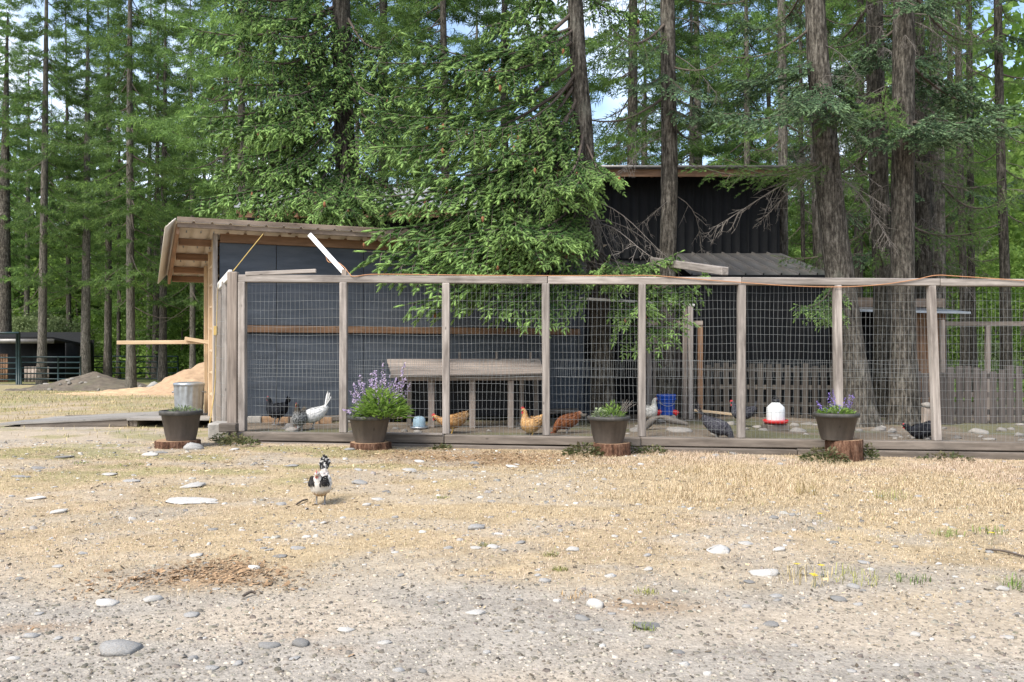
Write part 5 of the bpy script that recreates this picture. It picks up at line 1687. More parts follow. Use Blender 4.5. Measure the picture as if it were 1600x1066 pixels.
def dead_mesh(seed, L=1.6, n=14, sag=0.18):
    rng = np.random.default_rng(seed)
    t = np.linspace(0, 1, 9)
    main = np.stack([L * t, rng.normal() * .12 * np.sin(4 * t), -L * sag * t ** 1.6 + .05 * np.sin(5 * t)], 1)
    mb = MB(); mb.tube(main, 0.010 * (1 - t * .8), 4, False)
    for i in range(n):
        u = rng.uniform(0.15, 1.0); f = u * 8; j = min(7, int(f)); b = main[j] + (main[j + 1] - main[j]) * (f - j)
        ln = rng.uniform(.15, .5) * (1.2 - .6 * u)
        d = np.array([rng.uniform(.2, .8), rng.uniform(-.8, .8), rng.uniform(-1.0, .1)])
        d /= np.linalg.norm(d)
        ss = np.linspace(0, 1, 4)
        pts = b + d * (ss * ln)[:, None] + np.array([0, 0, -1.0]) * (rng.uniform(-.05, .35) * ln * ss ** 2)[:, None]
        mb.tube(pts, .0042 * (1 - ss * .7), 3, False)
        for k in range(3):
            q = rng.uniform(.3, 1) * 3; j2 = min(2, int(q)); b2 = pts[j2] + (pts[j2 + 1] - pts[j2]) * (q - j2)
            d2 = d + rng.normal(size=3) * .6; d2 /= np.linalg.norm(d2)
            mb.tube([b2, b2 + d2 * ln * .35], [.0035, .0015], 3, False)
    return mb.mesh('dead_branch', M_['twig'])


BR = [branch_mesh(100 + i, M_['spruce'], hang=0.62 + 0.12 * (i % 3), sag=0.10 + 0.05 * (i % 4)) for i in range(5)]
BRL = [branch_mesh(120 + i, M_['spruce'], hang=0.60 + 0.12 * (i % 3), sag=0.12 + 0.05 * (i % 3), newp=1.5, bare=.33) for i in range(4)]
BRB = [branch_mesh(140 + i, M_['spruce_blue'], hang=0.35, sag=0.08, newp=0.6) for i in range(3)]
BRT = [branch_mesh(160 + i, M_['fir'], L=2.4, nsec=12, seclen=0.6, hang=0.6, sag=0.15, core=0, newp=0.3, K=11, space=0.095, shoot=.13, nlen=.05, nwid=0.014) for i in range(4)]
DEAD = [dead_mesh(180 + i) for i in range(5)]
DEADL = [dead_mesh(190 + i, n=34, sag=.3) for i in range(2)]


def put_branch(parent, meshes, p0, p1, L0, rr, roll=None, name='branch', wide=None):
    p0, p1 = Vector(p0), Vector(p1)
    M, l = frame(p0, p1)
    k = l / L0
    M.translation = p0
    roll = rr.uniform(-.5, .5) if roll is None else roll
    w = wide if wide else rr.uniform(.85, 1.15)
    ks = min(max(k, 0.5), 0.78) if name == 'branch' else max(k, .55)
    M = M @ Matrix.Rotation(roll, 4, 'X') @ Matrix.Diagonal((k, ks * w * rr.choice((-1, 1)), ks * w, 1))
    return add(name, rr.choice(meshes), M, parent)


def trunk_part(parent, path, rads, mat, seg=18, seed=0, flare=0.0, name='trunk'):
    pts = smooth_path(path, 44)
    n = len(pts)
    rad = np.interp(np.linspace(0, 1, n), np.linspace(0, 1, len(rads)), rads)
    V, F = tube(pts, rad, seg)
    rng = np.random.default_rng(seed)
    ang = np.tile(np.arange(seg), n) / seg * 6.283
    hgt = np.repeat(np.linspace(0, 1, n), seg)
    ctr = np.repeat(pts, seg, axis=0)
    dv = V - ctr
    k = 1 + 0.10 * (fbm(ang * 2.2 + seed, hgt * 30, 3) - .5) + 0.06 * (fbm(ang * 4, hgt * 70 + seed, 2) - .5)
    k = k + flare * np.exp(-hgt * 26) * (0.8 + 0.5 * np.sin(ang * 5 + seed))
    V = ctr + dv * k[:, None]
    o0 = Vector(pts[0])
    return add(name, np_mesh(name, V - np.array(o0), F, mat, smooth=True), MT(o0), parent)


def path_at(pts, z):
    pts = np.asarray(pts)
    return Vector((np.interp(z, pts[:, 2], pts[:, 0]), np.interp(z, pts[:, 2], pts[:, 1]), z))


def extend(path, zt):
    a, b = Vector(path[-2]), Vector(path[-1])
    d = (b - a); d = d / max(d.z, .1)
    d.x *= 0.5; d.y = 0
    return path + [tuple(b + d * (zt - b.z))]


def auto_branches(parent, path, z0, z1, step, lenf, meshes, L0, rr, droop=(-.05, -.45), skip=None):
    z = z0; az = rr.uniform(0, 6.28)
    while z < z1:
        p = path_at(path, z)
        az += 2.4 + rr.uniform(-.4, .4)
        l = lenf(az, z) * rr.uniform(.75, 1.2)
        if l > .4 and not (skip and skip(az, z)):
            el = rr.uniform(*droop)
            e = p + Vector((math.cos(az) * l, math.sin(az) * l, el * l))
            put_branch(parent, meshes, p, e, L0, rr)
        z += step * rr.uniform(.6, 1.4)


rr = random.Random(11)
# --- the big spruce whose boughs hang over the fence
base = RG(943, 13.3); base.z -= 0.05
path = [tuple(base), tuple(P(940, 560, 13.3)), tuple(P(933, 430, 13.3)), tuple(P(921, 340, 13.3)), tuple(P(910, 180, 13.3)), tuple(P(899, 0, 13.3))]
path = extend(path, 13.0)
sp = thing('spruce_tree', base, 'large spruce with bright drooping boughs hanging over the middle of the fence', 'tree')
trunk_part(sp, path, [.20, .165, .15, .145, .14, .12, .05], M_['bark'], seed=3, flare=.25)
HB = [  # start height px on trunk, end (px, py, depth)
    (15, 640, 62, 12.6), (40, 590, 110, 12.4), (62, 620, 150, 12.7), (95, 585, 178, 12.3), (60, 720, 120, 12.2), (120, 600, 245, 12.2), (105, 700, 205, 12.0), (150, 660, 275, 12.0), (165, 580, 315, 12.3), (190, 640, 330, 11.9), (135, 780, 240, 11.9),
    (205, 720, 340, 11.8), (230, 590, 375, 11.8), (255, 640, 385, 11.5), (275, 575, 400, 11.5), (285, 610, 425, 11.4), (290, 690, 405, 11.3), (300, 730, 430, 11.4), (285, 780, 372, 11.2), (285, 835, 402, 11.3), (300, 800, 360, 11.2), (280, 858, 375, 11.4),
    (325, 640, 488, 11.5), (335, 765, 492, 11.6), (340, 830, 512, 11.6), (330, 680, 455, 11.5), (200, 850, 300, 11.6), (205, 905, 290, 11.6), (215, 950, 280, 11.9), (215, 872, 322, 11.8), 
    (385, 1060, 402, 12.0), (395, 1010, 425, 11.8), (400, 950, 412, 11.6), (390, 1110, 428, 12.3), (140, 690, 300, 12.3), (170, 745, 310, 12.2), (120, 655, 285, 12.5), (440, 1010, 480, 11.8), (445, 1070, 500, 12.0), (440, 1085, 460, 12.6)]
for y0, ex, ey, ed in HB:
    z = P(900, y0, 13.3).z
    p = path_at(path, z)
    put_branch(sp, BRL if y0 >= 190 or rr.random() < .35 else BR, p, P(ex, ey, ed), 2.6, rr, roll=rr.uniform(-.25, .25), wide=rr.uniform(.8, 1.05))
auto_branches(sp, path, 4.2, 10.5, .50, lambda a, z: 2.2 if math.cos(a) < .1 else (1.1 if z > 5.5 else 0), BR, 2.6, rr, (-.1, -.5))
for i in range(3):
    z = rr.uniform(2.2, 4.2); p = path_at(path, z); a = rr.uniform(-1.2, .5)
    put_branch(sp, DEAD, p, p + Vector((math.cos(a) * 1.3, math.sin(a) * 1.3 - .4, rr.uniform(-.9, -.1))), 1.6, rr, name='dead_branch')
for ex, ey in ((815, 385), (860, 370), (900, 400), (895, 385), (985, 395), (700, 420), (900, 380)):
    p = path_at(path, P(900, 310, 13.3).z)
    put_branch(sp, DEAD, p, P(ex, ey, 12.0), 1.6, rr, name='dead_branch')

# --- spruce behind the coop roof
base = G(546, 15.4)
path = extend([tuple(base), tuple(P(543, 340, 15.4)), tuple(P(538, 200, 15.4)), tuple(P(533, 0, 15.4))], 14)
sp2 = thing('spruce_tree', base, 'spruce with a dark straight trunk rising behind the coop roof', 'tree')
trunk_part(sp2, path, [.24, .185, .175, .16, .06], M_['bark_dark'], seed=8)
HB2 = [(10, 300, 60, 14.6), (40, 340, 130, 14.2), (60, 310, 190, 14.4), (100, 400, 210, 13.8), (130, 355, 250, 14.0), (150, 420, 280, 13.9), (180, 310, 320, 13.9), (190, 360, 318, 13.8), (200, 440, 325, 13.7), (210, 480, 300, 13.5), (215, 520, 310, 13.4), (205, 555, 320, 13.6), 
       (90, 430, 160, 13.8), (20, 420, 60, 14.0), (150, 600, 240, 14.0), (60, 640, 150, 14.2), (10, 620, 60, 14.2), (90, 650, 200, 14.4), (180, 640, 290, 14.2), (30, 380, 90, 14.0), (5, 360, 20, 14.3), (160, 330, 270, 14.1), (110, 330, 215, 14.3), (200, 400, 335, 13.8), (212, 505, 335, 13.3), (215, 545, 335, 13.3)]
for y0, ex, ey, ed in HB2:
    p = path_at(path, P(540, y0, 15.4).z)
    put_branch(sp2, BRL if ey > 200 else BR, p, P(ex, ey, ed), 2.6, rr, roll=rr.uniform(-.3, .3))
auto_branches(sp2, path, 4.6, 10.5, .45, lambda a, z: 2.0, BR, 2.6, rr, (-.1, -.5), skip=lambda a, z: z < 7.2 and math.sin(a) < -.25)

# --- right hand trunks
RT = [  # label, path px, depth, radii, bark, z0 of live branches, branch length, step
    ('leaning thick grey-brown trunk at right, closest to the fence', [(1344, 662), (1326, 540), (1312, 430), (1296, 300), (1284, 150), (1273, 0)], 13.2, [.26, .22, .205, .19, .17, .155, .06], 'bark', 4.6, 1.5, .5),
    ('thick upright trunk right of the leaning one', [(1413, 660), (1411, 540), (1410, 430), (1411, 250), (1412, 0)], 13.5, [.235, .185, .175, .165, .155, .06], 'bark', 5.0, 1.6, .5),
    ('dark trunk half hidden between the two thick right trunks', [(1384, 650), (1379, 430), (1372, 250), (1366, 0)], 15.2, [.20, .16, .155, .14, .05], 'bark_dark', 2.9, 1.5, .26),
    ('mossy dark trunk just right of the thick upright trunk', [(1446, 640), (1443, 430), (1439, 200), (1432, 0)], 17.0, [.19, .15, .14, .12, .05], 'bark_dark', 3.0, 1.4, .30),
    ('pale grey trunk by the right fence post', [(1466, 640), (1466, 430), (1464, 200), (1461, 0)], 17.4, [.17, .135, .13, .115, .05], 'bark_pale', 4.5, 1.5, .32),
    ('thin straight trunk near the right picture edge', [(1573, 640), (1570, 430), (1564, 250), (1559, 0)], 18.5, [.13, .10, .09, .08, .04], 'bark_dark', 3.8, 1.1, .30),
    ('slim left trunk of a close pair behind the right fence bay', [(1508, 630), (1505, 430), (1500, 250), (1496, 0)], 22, [.12, .09, .08, .07, .03], 'bark_dark', 3.5, 1.2, .35),
    ('slim right trunk of a close pair behind the right fence bay', [(1521, 630), (1518, 430), (1516, 250), (1514, 0)], 22.6, [.12, .085, .08, .07, .03], 'bark_dark', 4.2, 1.2, .4),
    ('pale mottled trunk left of the leaning trunk', [(1283, 630), (1280, 400), (1274, 200), (1268, 0)], 20.5, [.17, .135, .125, .11, .04], 'bark_pale', 4.8, 1.5, .4),
    ('pale trunk standing at the right corner of the black barn', [(1226, 630), (1224, 400), (1223, 200), (1221, 0)], 18.9, [.14, .10, .095, .085, .04], 'bark_pale', 4.7, 1.4, .35),
    ('very thin dark trunk right of the black barn', [(1257, 630), (1255, 400), (1252, 200), (1250, 0)], 23, [.07, .055, .05, .045, .02], 'bark_dark', 3.0, 1.0, .4),
    ('straight brown trunk with a pale stripe before the black barn wall', [(1040, 655), (1043, 430), (1046, 250), (1043, 0)], 13.9, [.16, .13, .128, .115, .05], 'bark', 4.8, 1.5, .45),
]
for i, (lab, pp, d, rads, bark, z0, bl, step) in enumerate(RT):
    path = [tuple(P(x, y, d)) for x, y in pp]
    b = path[0]; gzv = float(run_z(b[0], b[1])) if b[1] < 19.5 else float(gz(b[0], b[1]))
    path[0] = (b[0], b[1], gzv - 0.06)
    path = extend(path, 14 + i % 3)
    t = thing('fir_tree', path[0], lab, 'tree')
    trunk_part(t, path, rads, M_[bark], seed=20 + i, flare=.3 if d < 14 else .12)
    auto_branches(t, path, z0, 11.0 if d < 16 else 13.0, step, lambda a, z, bl=bl: bl, BRT + [BRB[0]], 2.4, rr, (.05, -.5))
    for k in range(10 if d < 18 else 5):
        z = rr.uniform(2.0 if i != 0 and i != 1 else 3.3, 6.5); p = path_at(path, z); a = rr.uniform(0, 6.28)
        if i == 11 and z < 3.4: z = 3.6; p = path_at(path, z)
        put_branch(t, DEAD + DEADL, p, p + Vector((math.cos(a) * 1.1, math.sin(a) * 1.1, rr.uniform(-.8, .1))), 1.6, rr, name='dead_branch')
    if i == 0:
        for y0, ex, ey, ed in ((150, 1130, 195, 12.0), (130, 1230, 165, 11.6), (120, 1290, 170, 11.2), (160, 1330, 185, 11.8), (110, 1130, 130, 13.0), (90, 1190, 110, 12.6)):
            put_branch(t, BRB, path_at(path, P(0, y0, d).z), P(ex, ey, ed), 2.6, rr, roll=0, wide=.7)
        put_branch(t, BR, path_at(path, P(0, 425, d).z), P(1245, 480, 12.6), 2.6, rr, roll=0, wide=.8)
        put_branch(t, BR, path_at(path, P(0, 440, d).z), P(1280, 492, 12.5), 2.6, rr, roll=0, wide=.7)
        for ex, ey, ed in ((1110, 300, 12.6), (1425, 345, 12.2)):
            put_branch(t, DEADL, path_at(path, P(0, 268, d).z), P(ex, ey, ed), 1.6, rr, name='dead_branch', wide=.8)
        for ex, ey, ed in ((1075, 262, 12.8), (1150, 265, 12.6), (1230, 255, 12.0), (1110, 245, 13.0)):
            put_branch(t, BRT, path_at(path, P(0, 250, d).z), P(ex, ey, ed), 2.4, rr, roll=0, wide=.7)
    if i == 1:
        for y0, ex, ey, ed in ((190, 1590, 175, 12.0), (200, 1540, 195, 11.8), (185, 1610, 205, 12.4), (195, 1470, 185, 11.5), (205, 1330, 215, 12.4), (180, 1340, 190, 12.8), (210, 1500, 210, 11.8)):
            put_branch(t, BRB, path_at(path, P(0, y0, d).z), P(ex, ey, ed), 2.6, rr, roll=0, wide=.7)
    if i == 11:
        for y0, ex, ey, ed in ((120, 1090, 150, 12.6), (150, 1180, 185, 12.8), (110, 975, 140, 12.8), (60, 960, 100, 12.9), (165, 1100, 190, 12.9)):
            put_branch(t, BRB, path_at(path, P(0, y0, d).z), P(ex, ey, ed), 2.6, rr, roll=0, wide=.65)

# spruce cones on the near boughs
cone_me = MB().lathe([(0, 0), (.012, .008), (.017, .03), (.013, .055), (0, .07)], 8).mesh('cone', M_['cone'], True)
br_objs = [o for o in C.objects if o.name.startswith('branch') and o.parent in (sp, sp2)]
for k in range(110):
    o = rr.choice(br_objs)
    v = o.data.vertices[rr.randrange(int(len(o.data.vertices) * .25), len(o.data.vertices))].co
    w = WORLD[o.name] @ v
    add('cone', cone_me, Matrix.Translation(w + Vector((0, 0, -.05))) @ Matrix.Rotation(rr.uniform(-.6, .6), 4, 'X') @ Matrix.Scale(rr.uniform(.9, 1.4), 4), o.parent)


# --- forest behind: whole-crown meshes shared by many trees
def crown_mesh(seed, mat, H=20.0, z0=3.0, rmax=2.4, nb=110, dens=14, K=7, nl=.20, nw=.030, shoot=.26, dead=.3):
    rng = np.random.default_rng(seed)
    mb = MB()
    B, D, Ln, Nw = [], [], [], []
    for i in range(nb):
        f = ((i + rng.random()) / nb) ** 0.8
        z = z0 + (H - z0) * f
        az = rng.random() * 6.283
        r = rmax * (1 - f) ** .75 * rng.uniform(.45, 1.15) + .15
        if f < .2: r *= rng.uniform(.5, 1.0)
        dr = rng.uniform(-.45, .05)
        ss = np.linspace(0, 1, 5)
        d = np.array([math.cos(az), math.sin(az), dr])
        pts = np.array([0, 0, z]) + d * (ss * r)[:, None] + np.array([0, 0, 1.0]) * (-.22 * r * np.sin(np.pi * ss * .8))[:, None]
        mb.tube(pts, .022 * (1 - .8 * ss), 3, False)
        if rng.random() < dead * (1 - f * 2): continue
        m = max(3, int(dens * r))
        pr = np.array([-math.sin(az), math.cos(az), 0])
        for k in range(m):
            q = .18 + .82 * (k + rng.random()) / m
            g = q * 4; j = min(3, int(g)); p = pts[j] + (pts[j + 1] - pts[j]) * (g - j)
            for s in (-1, 1, rng.choice((-1, 1))):
                sl = .55 * r ** .5 * (1.05 - .75 * q) * rng.random()
                pp = p + pr * s * sl + d * sl * .4 + np.array([0, 0, -.35 * sl])
                B.append(pp); D.append(d * .6 + pr * s * rng.uniform(.3, .9) + np.array([0, 0, rng.uniform(-.5, .05)])); Ln.append(shoot * rng.uniform(.6, 1.2)); Nw.append((rng.random() < .35) * rng.random())
    V, F, c = needles(rng, np.array(B), np.array(D), np.array(Ln), K, nl, nw, np.array(Nw))
    Vw = np.concatenate(mb.v); Fw = np.concatenate(mb.f4)
    return np_mesh('crown', np.concatenate([Vw, V]), [Fw, F + len(Vw)], [M_['limb'], mat], mi=[0] * len(Fw) + [1] * len(F), col=np.concatenate([np.zeros((len(Vw), 3)), c]))


CROWNS = [crown_mesh(300 + i, M_['fir'], H=19 + i, z0=(2.4, 3.6, 4.5, 3.0, 5.2)[i], rmax=(2.5, 2.2, 2.0, 2.8, 2.3)[i]) for i in range(5)]
tpts = np.stack([.06 * np.sin(np.linspace(0, 3, 12)), np.zeros(12), np.linspace(0, 19.5, 12)], 1)
TRK = []
for i, bk in enumerate(('bark', 'bark_dark', 'bark_pale')):
    V, F = tube(tpts, np.interp(np.linspace(0, 1, 12), [0, .04, .5, 1], [.26, .20, .14, .02]), 12)
    TRK.append(np_mesh('trunk', V, F, M_[bk], smooth=True))
LEFT = [  # px, depth, trunk width px, label
    (8, 47, 20, 'thick dark trunk at the far left behind the animal shed'), (65, 40.6, 13, 'straight trunk rising in front of the animal shed roof'), (133, 42, 14, 'tall straight grey trunk right of the animal shed'),
    (168, 46, 11, 'brown trunk behind the dirt heap'), (185, 50, 6, 'very slim trunk between the dirt heap trunks'), (205, 30.0, 13, 'peeling brown trunk crossed by the projecting board'),
    (233, 50, 8, 'left slim trunk of the group left of the coop'), (243, 48, 11, 'middle trunk of the group left of the coop'), (254, 45, 12, 'right trunk of the group left of the coop'),
    (301, 44, 9, 'leaning slim trunk left of the coop eave'), (322, 52, 7, 'slim trunk just left of the coop wall'), (108, 52, 8, 'slim trunk behind the shed roof end'), (374, 24, 13, 'trunk between boughs above the coop roof'), (40, 55, 9, 'slim dark trunk behind the shed roof')]
for i, (px, d, wp, lab) in enumerate(LEFT):
    g = G(px, d); g.z -= .1
    t = thing('fir_tree', g, lab, 'tree', 'firs beyond the yard on the left')
    r = wp / FPX * d / 2 / .19
    zs = rr.uniform(.95, 1.2)
    Mt = MT(g) @ Matrix.Rotation(rr.uniform(0, 6.28), 4, 'Z') @ Matrix.Rotation(rr.uniform(-.012, .012), 4, 'X')
    add('trunk', TRK[(0, 2, 2, 0)[i % 4]], Mt @ Matrix.Diagonal((r, r, zs, 1)), t)
    add('crown', CROWNS[rr.randrange(5)], Mt @ Matrix.Diagonal((1.05, 1.05, zs, 1)), t)
BACK = [(430, 30), (470, 38), (600, 27), (655, 34), (700, 26), (745, 40), (790, 29), (845, 36), (985, 27), (1010, 38), (1080, 31), (1098, 34), (1135, 42), (1170, 27), (1205, 36), (1300, 30), (1340, 26), (1345, 40), (1400, 28), (1430, 38),
        (1487, 33), (290, 60), (350, 34), (410, 45), (560, 44), (-40, 50), (80, 62), (150, 64), (210, 60), (270, 58), (330, 62), (390, 56), (-10, 60), (500, 58), (620, 56), (880, 52), (1250, 50), (1150, 56), (760, 58), (1000, 55), (1380, 55)]
for i, (px, d) in enumerate(BACK):
    g = G(px, d); g.z -= .1
    hide = d > 50
    spot = 'above the coop roof' if px < 560 else 'behind the big drooping spruce' if px < 880 else 'above the black barn roof' if px < 1225 else 'behind the thick right trunks'
    if px < 345: spot = 'far behind the left corral'
    how = 'nearer tall fir' if d < 32 else 'fir' if d < 46 else 'deep background fir'
    t = thing('fir_tree', g, how + ' of the dense wood standing ' + spot, 'tree', 'firs of the wood behind the buildings')
    r = rr.uniform(.6, 1.05); zs = rr.uniform(.85, 1.2)
    Mt = MT(g) @ Matrix.Rotation(rr.uniform(0, 6.28), 4, 'Z') @ Matrix.Rotation(rr.uniform(-.02, .02), 4, 'X')
    add('trunk', TRK[rr.randrange(3)], Mt @ Matrix.Diagonal((r, r, zs, 1)), t)
    add('crown', CROWNS[rr.randrange(5)], Mt @ Matrix.Diagonal((1.15, 1.15, zs, 1)), t)


# --- broadleaf growth behind the firs
def leafy_mesh(seed, mat, w, h, nclump, per, leaf, z0=.3):
    rng = np.random.default_rng(seed)
    a = rng.random(nclump) * 6.283; rad = np.sqrt(rng.random(nclump)); zz = rng.random(nclump)
    prof = np.sin(np.pi * np.clip(.12 + .8 * zz, 0, 1)) ** .6
    c = np.stack([w * rad * prof * np.cos(a), w * rad * prof * np.sin(a), z0 + zz * (h - z0)], 1)
    cr = rng.uniform(.25, .6, nclump) * w * .35
    base = np.repeat(c, per, 0) + rng.normal(size=(nclump * per, 3)) * np.repeat(cr, per)[:, None] * np.array([1, 1, .6])
    d = rng.normal(size=base.shape) + np.array([0, 0, -.2])
    new = np.clip(np.repeat(rng.random(nclump), per) * .7 + .3 * rng.random(nclump * per), 0, 1)
    n = len(base)
    d /= np.linalg.norm(d, axis=1)[:, None]
    s = np.cross(d, rng.normal(size=d.shape)); s /= np.linalg.norm(s, axis=1)[:, None]
    L = (leaf * rng.uniform(.7, 1.3, n))[:, None]
    V = np.stack([base, base + d * L * .5 + s * L * .32, base + d * L, base + d * L * .5 - s * L * .32], 1).reshape(-1, 3)
    F = np.arange(n * 4).reshape(-1, 4)
    col = np.zeros((n, 4, 3)); col[..., 0] = new[:, None] * .6; col[..., 1] = rng.random((n, 1))
    return np_mesh('crown', V, F, mat, col=col.reshape(-1, 3))


LEAFY = [leafy_mesh(400 + i, M_['decid'], 2.6, 7.5, 90, 70, .20) for i in range(3)]
WIL = leafy_mesh(420, M_['willow'], 2.0, 3.6, 60, 70, .16)
stem_me = MB().tube(smooth_path([(0, 0, 0), (.05, 0, 1.5), (-.1, .05, 3.2), (.1, 0, 5.2)], 14), .07, 8).mesh('stem', M_['bark_pale'], True)
DEC = [(225, 56, 1.3), (270, 60, 1.5), (310, 54, 1.2), (150, 66, 1.5), (190, 58, 1.1), (350, 60, 1.4), (285, 50, .8), (120, 60, 1.0), (60, 62, 1.3), (215, 52, .7), (330, 50, .7), (1490, 36, 1.0), (1530, 42, 1.4), (1575, 34, 1.1), (1620, 38, 1.6), (1600, 52, 2.4), (1540, 56, 2.2), (1480, 50, 1.6), (1440, 46, 1.3), (1290, 44, 1.2), (1240, 40, 1.1), (1350, 48, 1.3), (1400, 42, 1.2), (1655, 46, 2.6), (100, 70, 1.4), (20, 68, 1.4), (1510, 28, .6), (1555, 27, .55), (1600, 26, .6), (1270, 34, .8)]
for i, (px, d, s) in enumerate(DEC):
    g = G(px, d); g.z -= .1
    t = thing('broadleaf_tree', g, 'bright green broadleaf tree growing at the ' + ('left edge of the wood' if px < 800 else 'right behind the firs'), 'tree', 'broadleaf trees of the wood on the ' + ('left' if px < 800 else 'right'))
    Mt = MT(g) @ Matrix.Rotation(rr.uniform(0, 6.28), 4, 'Z') @ Matrix.Diagonal((s * rr.uniform(.9, 1.3), s * rr.uniform(.9, 1.3), s, 1))
    add('stem', stem_me, Mt, t)
    add('crown', LEAFY[i % 3], Mt, t)
for i, (px, d, s, lab) in enumerate(((28, 50, .9, 'pale willow bush above the left end of the shed roof'), (50, 52, 1.0, 'pale willow bush behind the middle of the shed roof'), (88, 50, .9, 'pale grey-green bush right of the trunk over the shed'), (112, 54, .9, 'pale bush at the right end of the shed roof'), (1545, 24, .45, 'pale green bush behind the dark pickets'))):
    g = G(px, d)
    t = thing('willow_bush', g, lab, 'bush')
    Mt = MT(g) @ Matrix.Rotation(i * 1.3, 4, 'Z') @ Matrix.Diagonal((s, s, s, 1))
    add('stem', stem_me, Mt @ Matrix.Diagonal((.6, .6, .5, 1)), t)
    add('foliage', WIL, Mt, t)

# far wood: one mass of leaf and needle clumps that closes the view
rng = np.random.default_rng(77)
n = 46000
ang = rng.uniform(-.80, .80, n)
dist = rng.uniform(66, 100, n)
hmax = 11 + 7 * fbm(ang * 14 + 4, ang * 0 + 2, 3) + 4 * sstep(ang, .42, .6)
zz = rng.random(n) ** 1.25 * hmax - .8
base = np.stack([np.sin(ang) * dist, np.cos(ang) * dist, zz], 1)
d = rng.normal(size=(n, 3)); d /= np.linalg.norm(d, axis=1)[:, None]
s = np.cross(d, rng.normal(size=d.shape)); s /= np.linalg.norm(s, axis=1)[:, None]
L = rng.uniform(.5, 1.3, n)[:, None]
V = np.stack([base, base + d * L * .5 + s * L * .3, base + d * L, base + d * L * .5 - s * L * .3], 1).reshape(-1, 3)
col = np.zeros((n, 4, 3)); cl = fbm(ang * 30, zz * .25, 3)
col[..., 0] = np.clip((cl - .45) * 2.2, 0, .8)[:, None]; col[..., 1] = rng.random((n, 1))
M_['farwood'] = m_leaf('far_wood_leaves', (0.05, 0.09, 0.03), (0.12, 0.20, 0.055), (0.26, 0.38, 0.09), 0.5)
fw = add('far_wood', np_mesh('far_wood', V, np.arange(n * 4).reshape(-1, 4), M_['farwood'], col=col.reshape(-1, 3)))
tag(fw, 'far green wood closing the view behind the firs', 'wood', None, 'stuff')

# understorey: ferns and low brush under the firs
rng = np.random.default_rng(78)
n = 16000
px_ = np.where(rng.random(n) < .5, rng.uniform(-60, 340, n), rng.uniform(1220, 1660, n))
dd = np.where(px_ < 800, rng.uniform(49, 66, n), rng.uniform(21, 50, n))
x_ = (px_ - 800) / FPX * dd
hh = np.where(px_ < 800, 2.6, 1.6) * fbm(x_ * .35, dd * .35, 3)
base = np.stack([x_, dd, gz(x_, dd) + rng.random(n) * hh], 1)
V, F, c = leaves(rng, base, rng.normal(size=(n, 3)) + np.array([0, 0, .5]), rng.uniform(.2, .45, n), rng.uniform(.08, .18, n), rng.random(n) * .5)
us = add('undergrowth', np_mesh('undergrowth', V, F, M_['decid'], col=c))
tag(us, 'low green undergrowth beneath the firs', 'undergrowth', None, 'stuff')

# ------------------------------------------------------------------ gravel, grass, chips
def pebbles(rng, X, Y, size, colA, colB, name, label, zf=gz, flat=.55):
    n = len(X)
    ico = bmesh.new(); bmesh.ops.create_icosphere(ico, subdivisions=1, radius=1.0)
    ico.verts.ensure_lookup_table()
    oct_v = np.array([(1, 0, 0), (0, 1, 0), (-1, 0, 0), (0, -1, 0), (0, 0, 1), (0, 0, -1)], float)
    oct_f = np.array([(0, 1, 4), (1, 2, 4), (2, 3, 4), (3, 0, 4), (1, 0, 5), (2, 1, 5), (3, 2, 5), (0, 3, 5)])
    box_v = np.array([(1, .3, -.5), (.3, 1, -.5), (-.8, .6, -.5), (-.9, -.5, -.5), (.1, -1, -.5), (.8, .2, .6), (.2, .8, .7), (-.6, .4, .7), (-.6, -.4, .6), (.1, -.8, .7)])
    box_f = np.array([(0, 1, 5), (1, 6, 5), (1, 2, 6), (2, 7, 6), (2, 3, 7), (3, 8, 7), (3, 4, 8), (4, 9, 8), (4, 0, 9), (0, 5, 9), (5, 6, 7), (5, 7, 8), (5, 8, 9)])
    ico.free()
    rot = rng.random(n) * 6.283
    sx = size * rng.uniform(.7, 1.3, n); sy = size * rng.uniform(.6, 1.1, n); sz = size * flat * rng.uniform(.6, 1.2, n)
    v = box_v[None] * (1 + .25 * rng.normal(size=(n, len(box_v), 3)))
    v = v * np.stack([sx, sy, sz], 1)[:, None]
    cr, sr = np.cos(rot)[:, None], np.sin(rot)[:, None]
    vx = v[..., 0] * cr - v[..., 1] * sr; vy = v[..., 0] * sr + v[..., 1] * cr
    Z = zf(X, Y)
    V = np.stack([vx + X[:, None], vy + Y[:, None], v[..., 2] + Z[:, None] + (sz * .25)[:, None]], -1).reshape(-1, 3)
    F = (box_f[None] + (np.arange(n) * len(box_v))[:, None, None]).reshape(-1, 3)
    f = rng.random((n, 1)) ** 1.3
    c = np.array(colA) * (1 - f) + np.array(colB) * f
    c = c * rng.uniform(.75, 1.2, (n, 1)) + rng.normal(size=(n, 3)) * .004
    c = np.repeat(np.clip(c, .02, .9), len(box_v), 0)
    o = add(name, np_mesh(name, V, F, M_['gravel'], col=c))
    tag(o, label, 'gravel', None, 'stuff')


rng = np.random.default_rng(91)


def scatter(n, y0, y1, pw=1.0):
    Y = y0 + (y1 - y0) * rng.random(n) ** pw
    X = rng.uniform(-.62, .62, n) * Y
    return X, Y


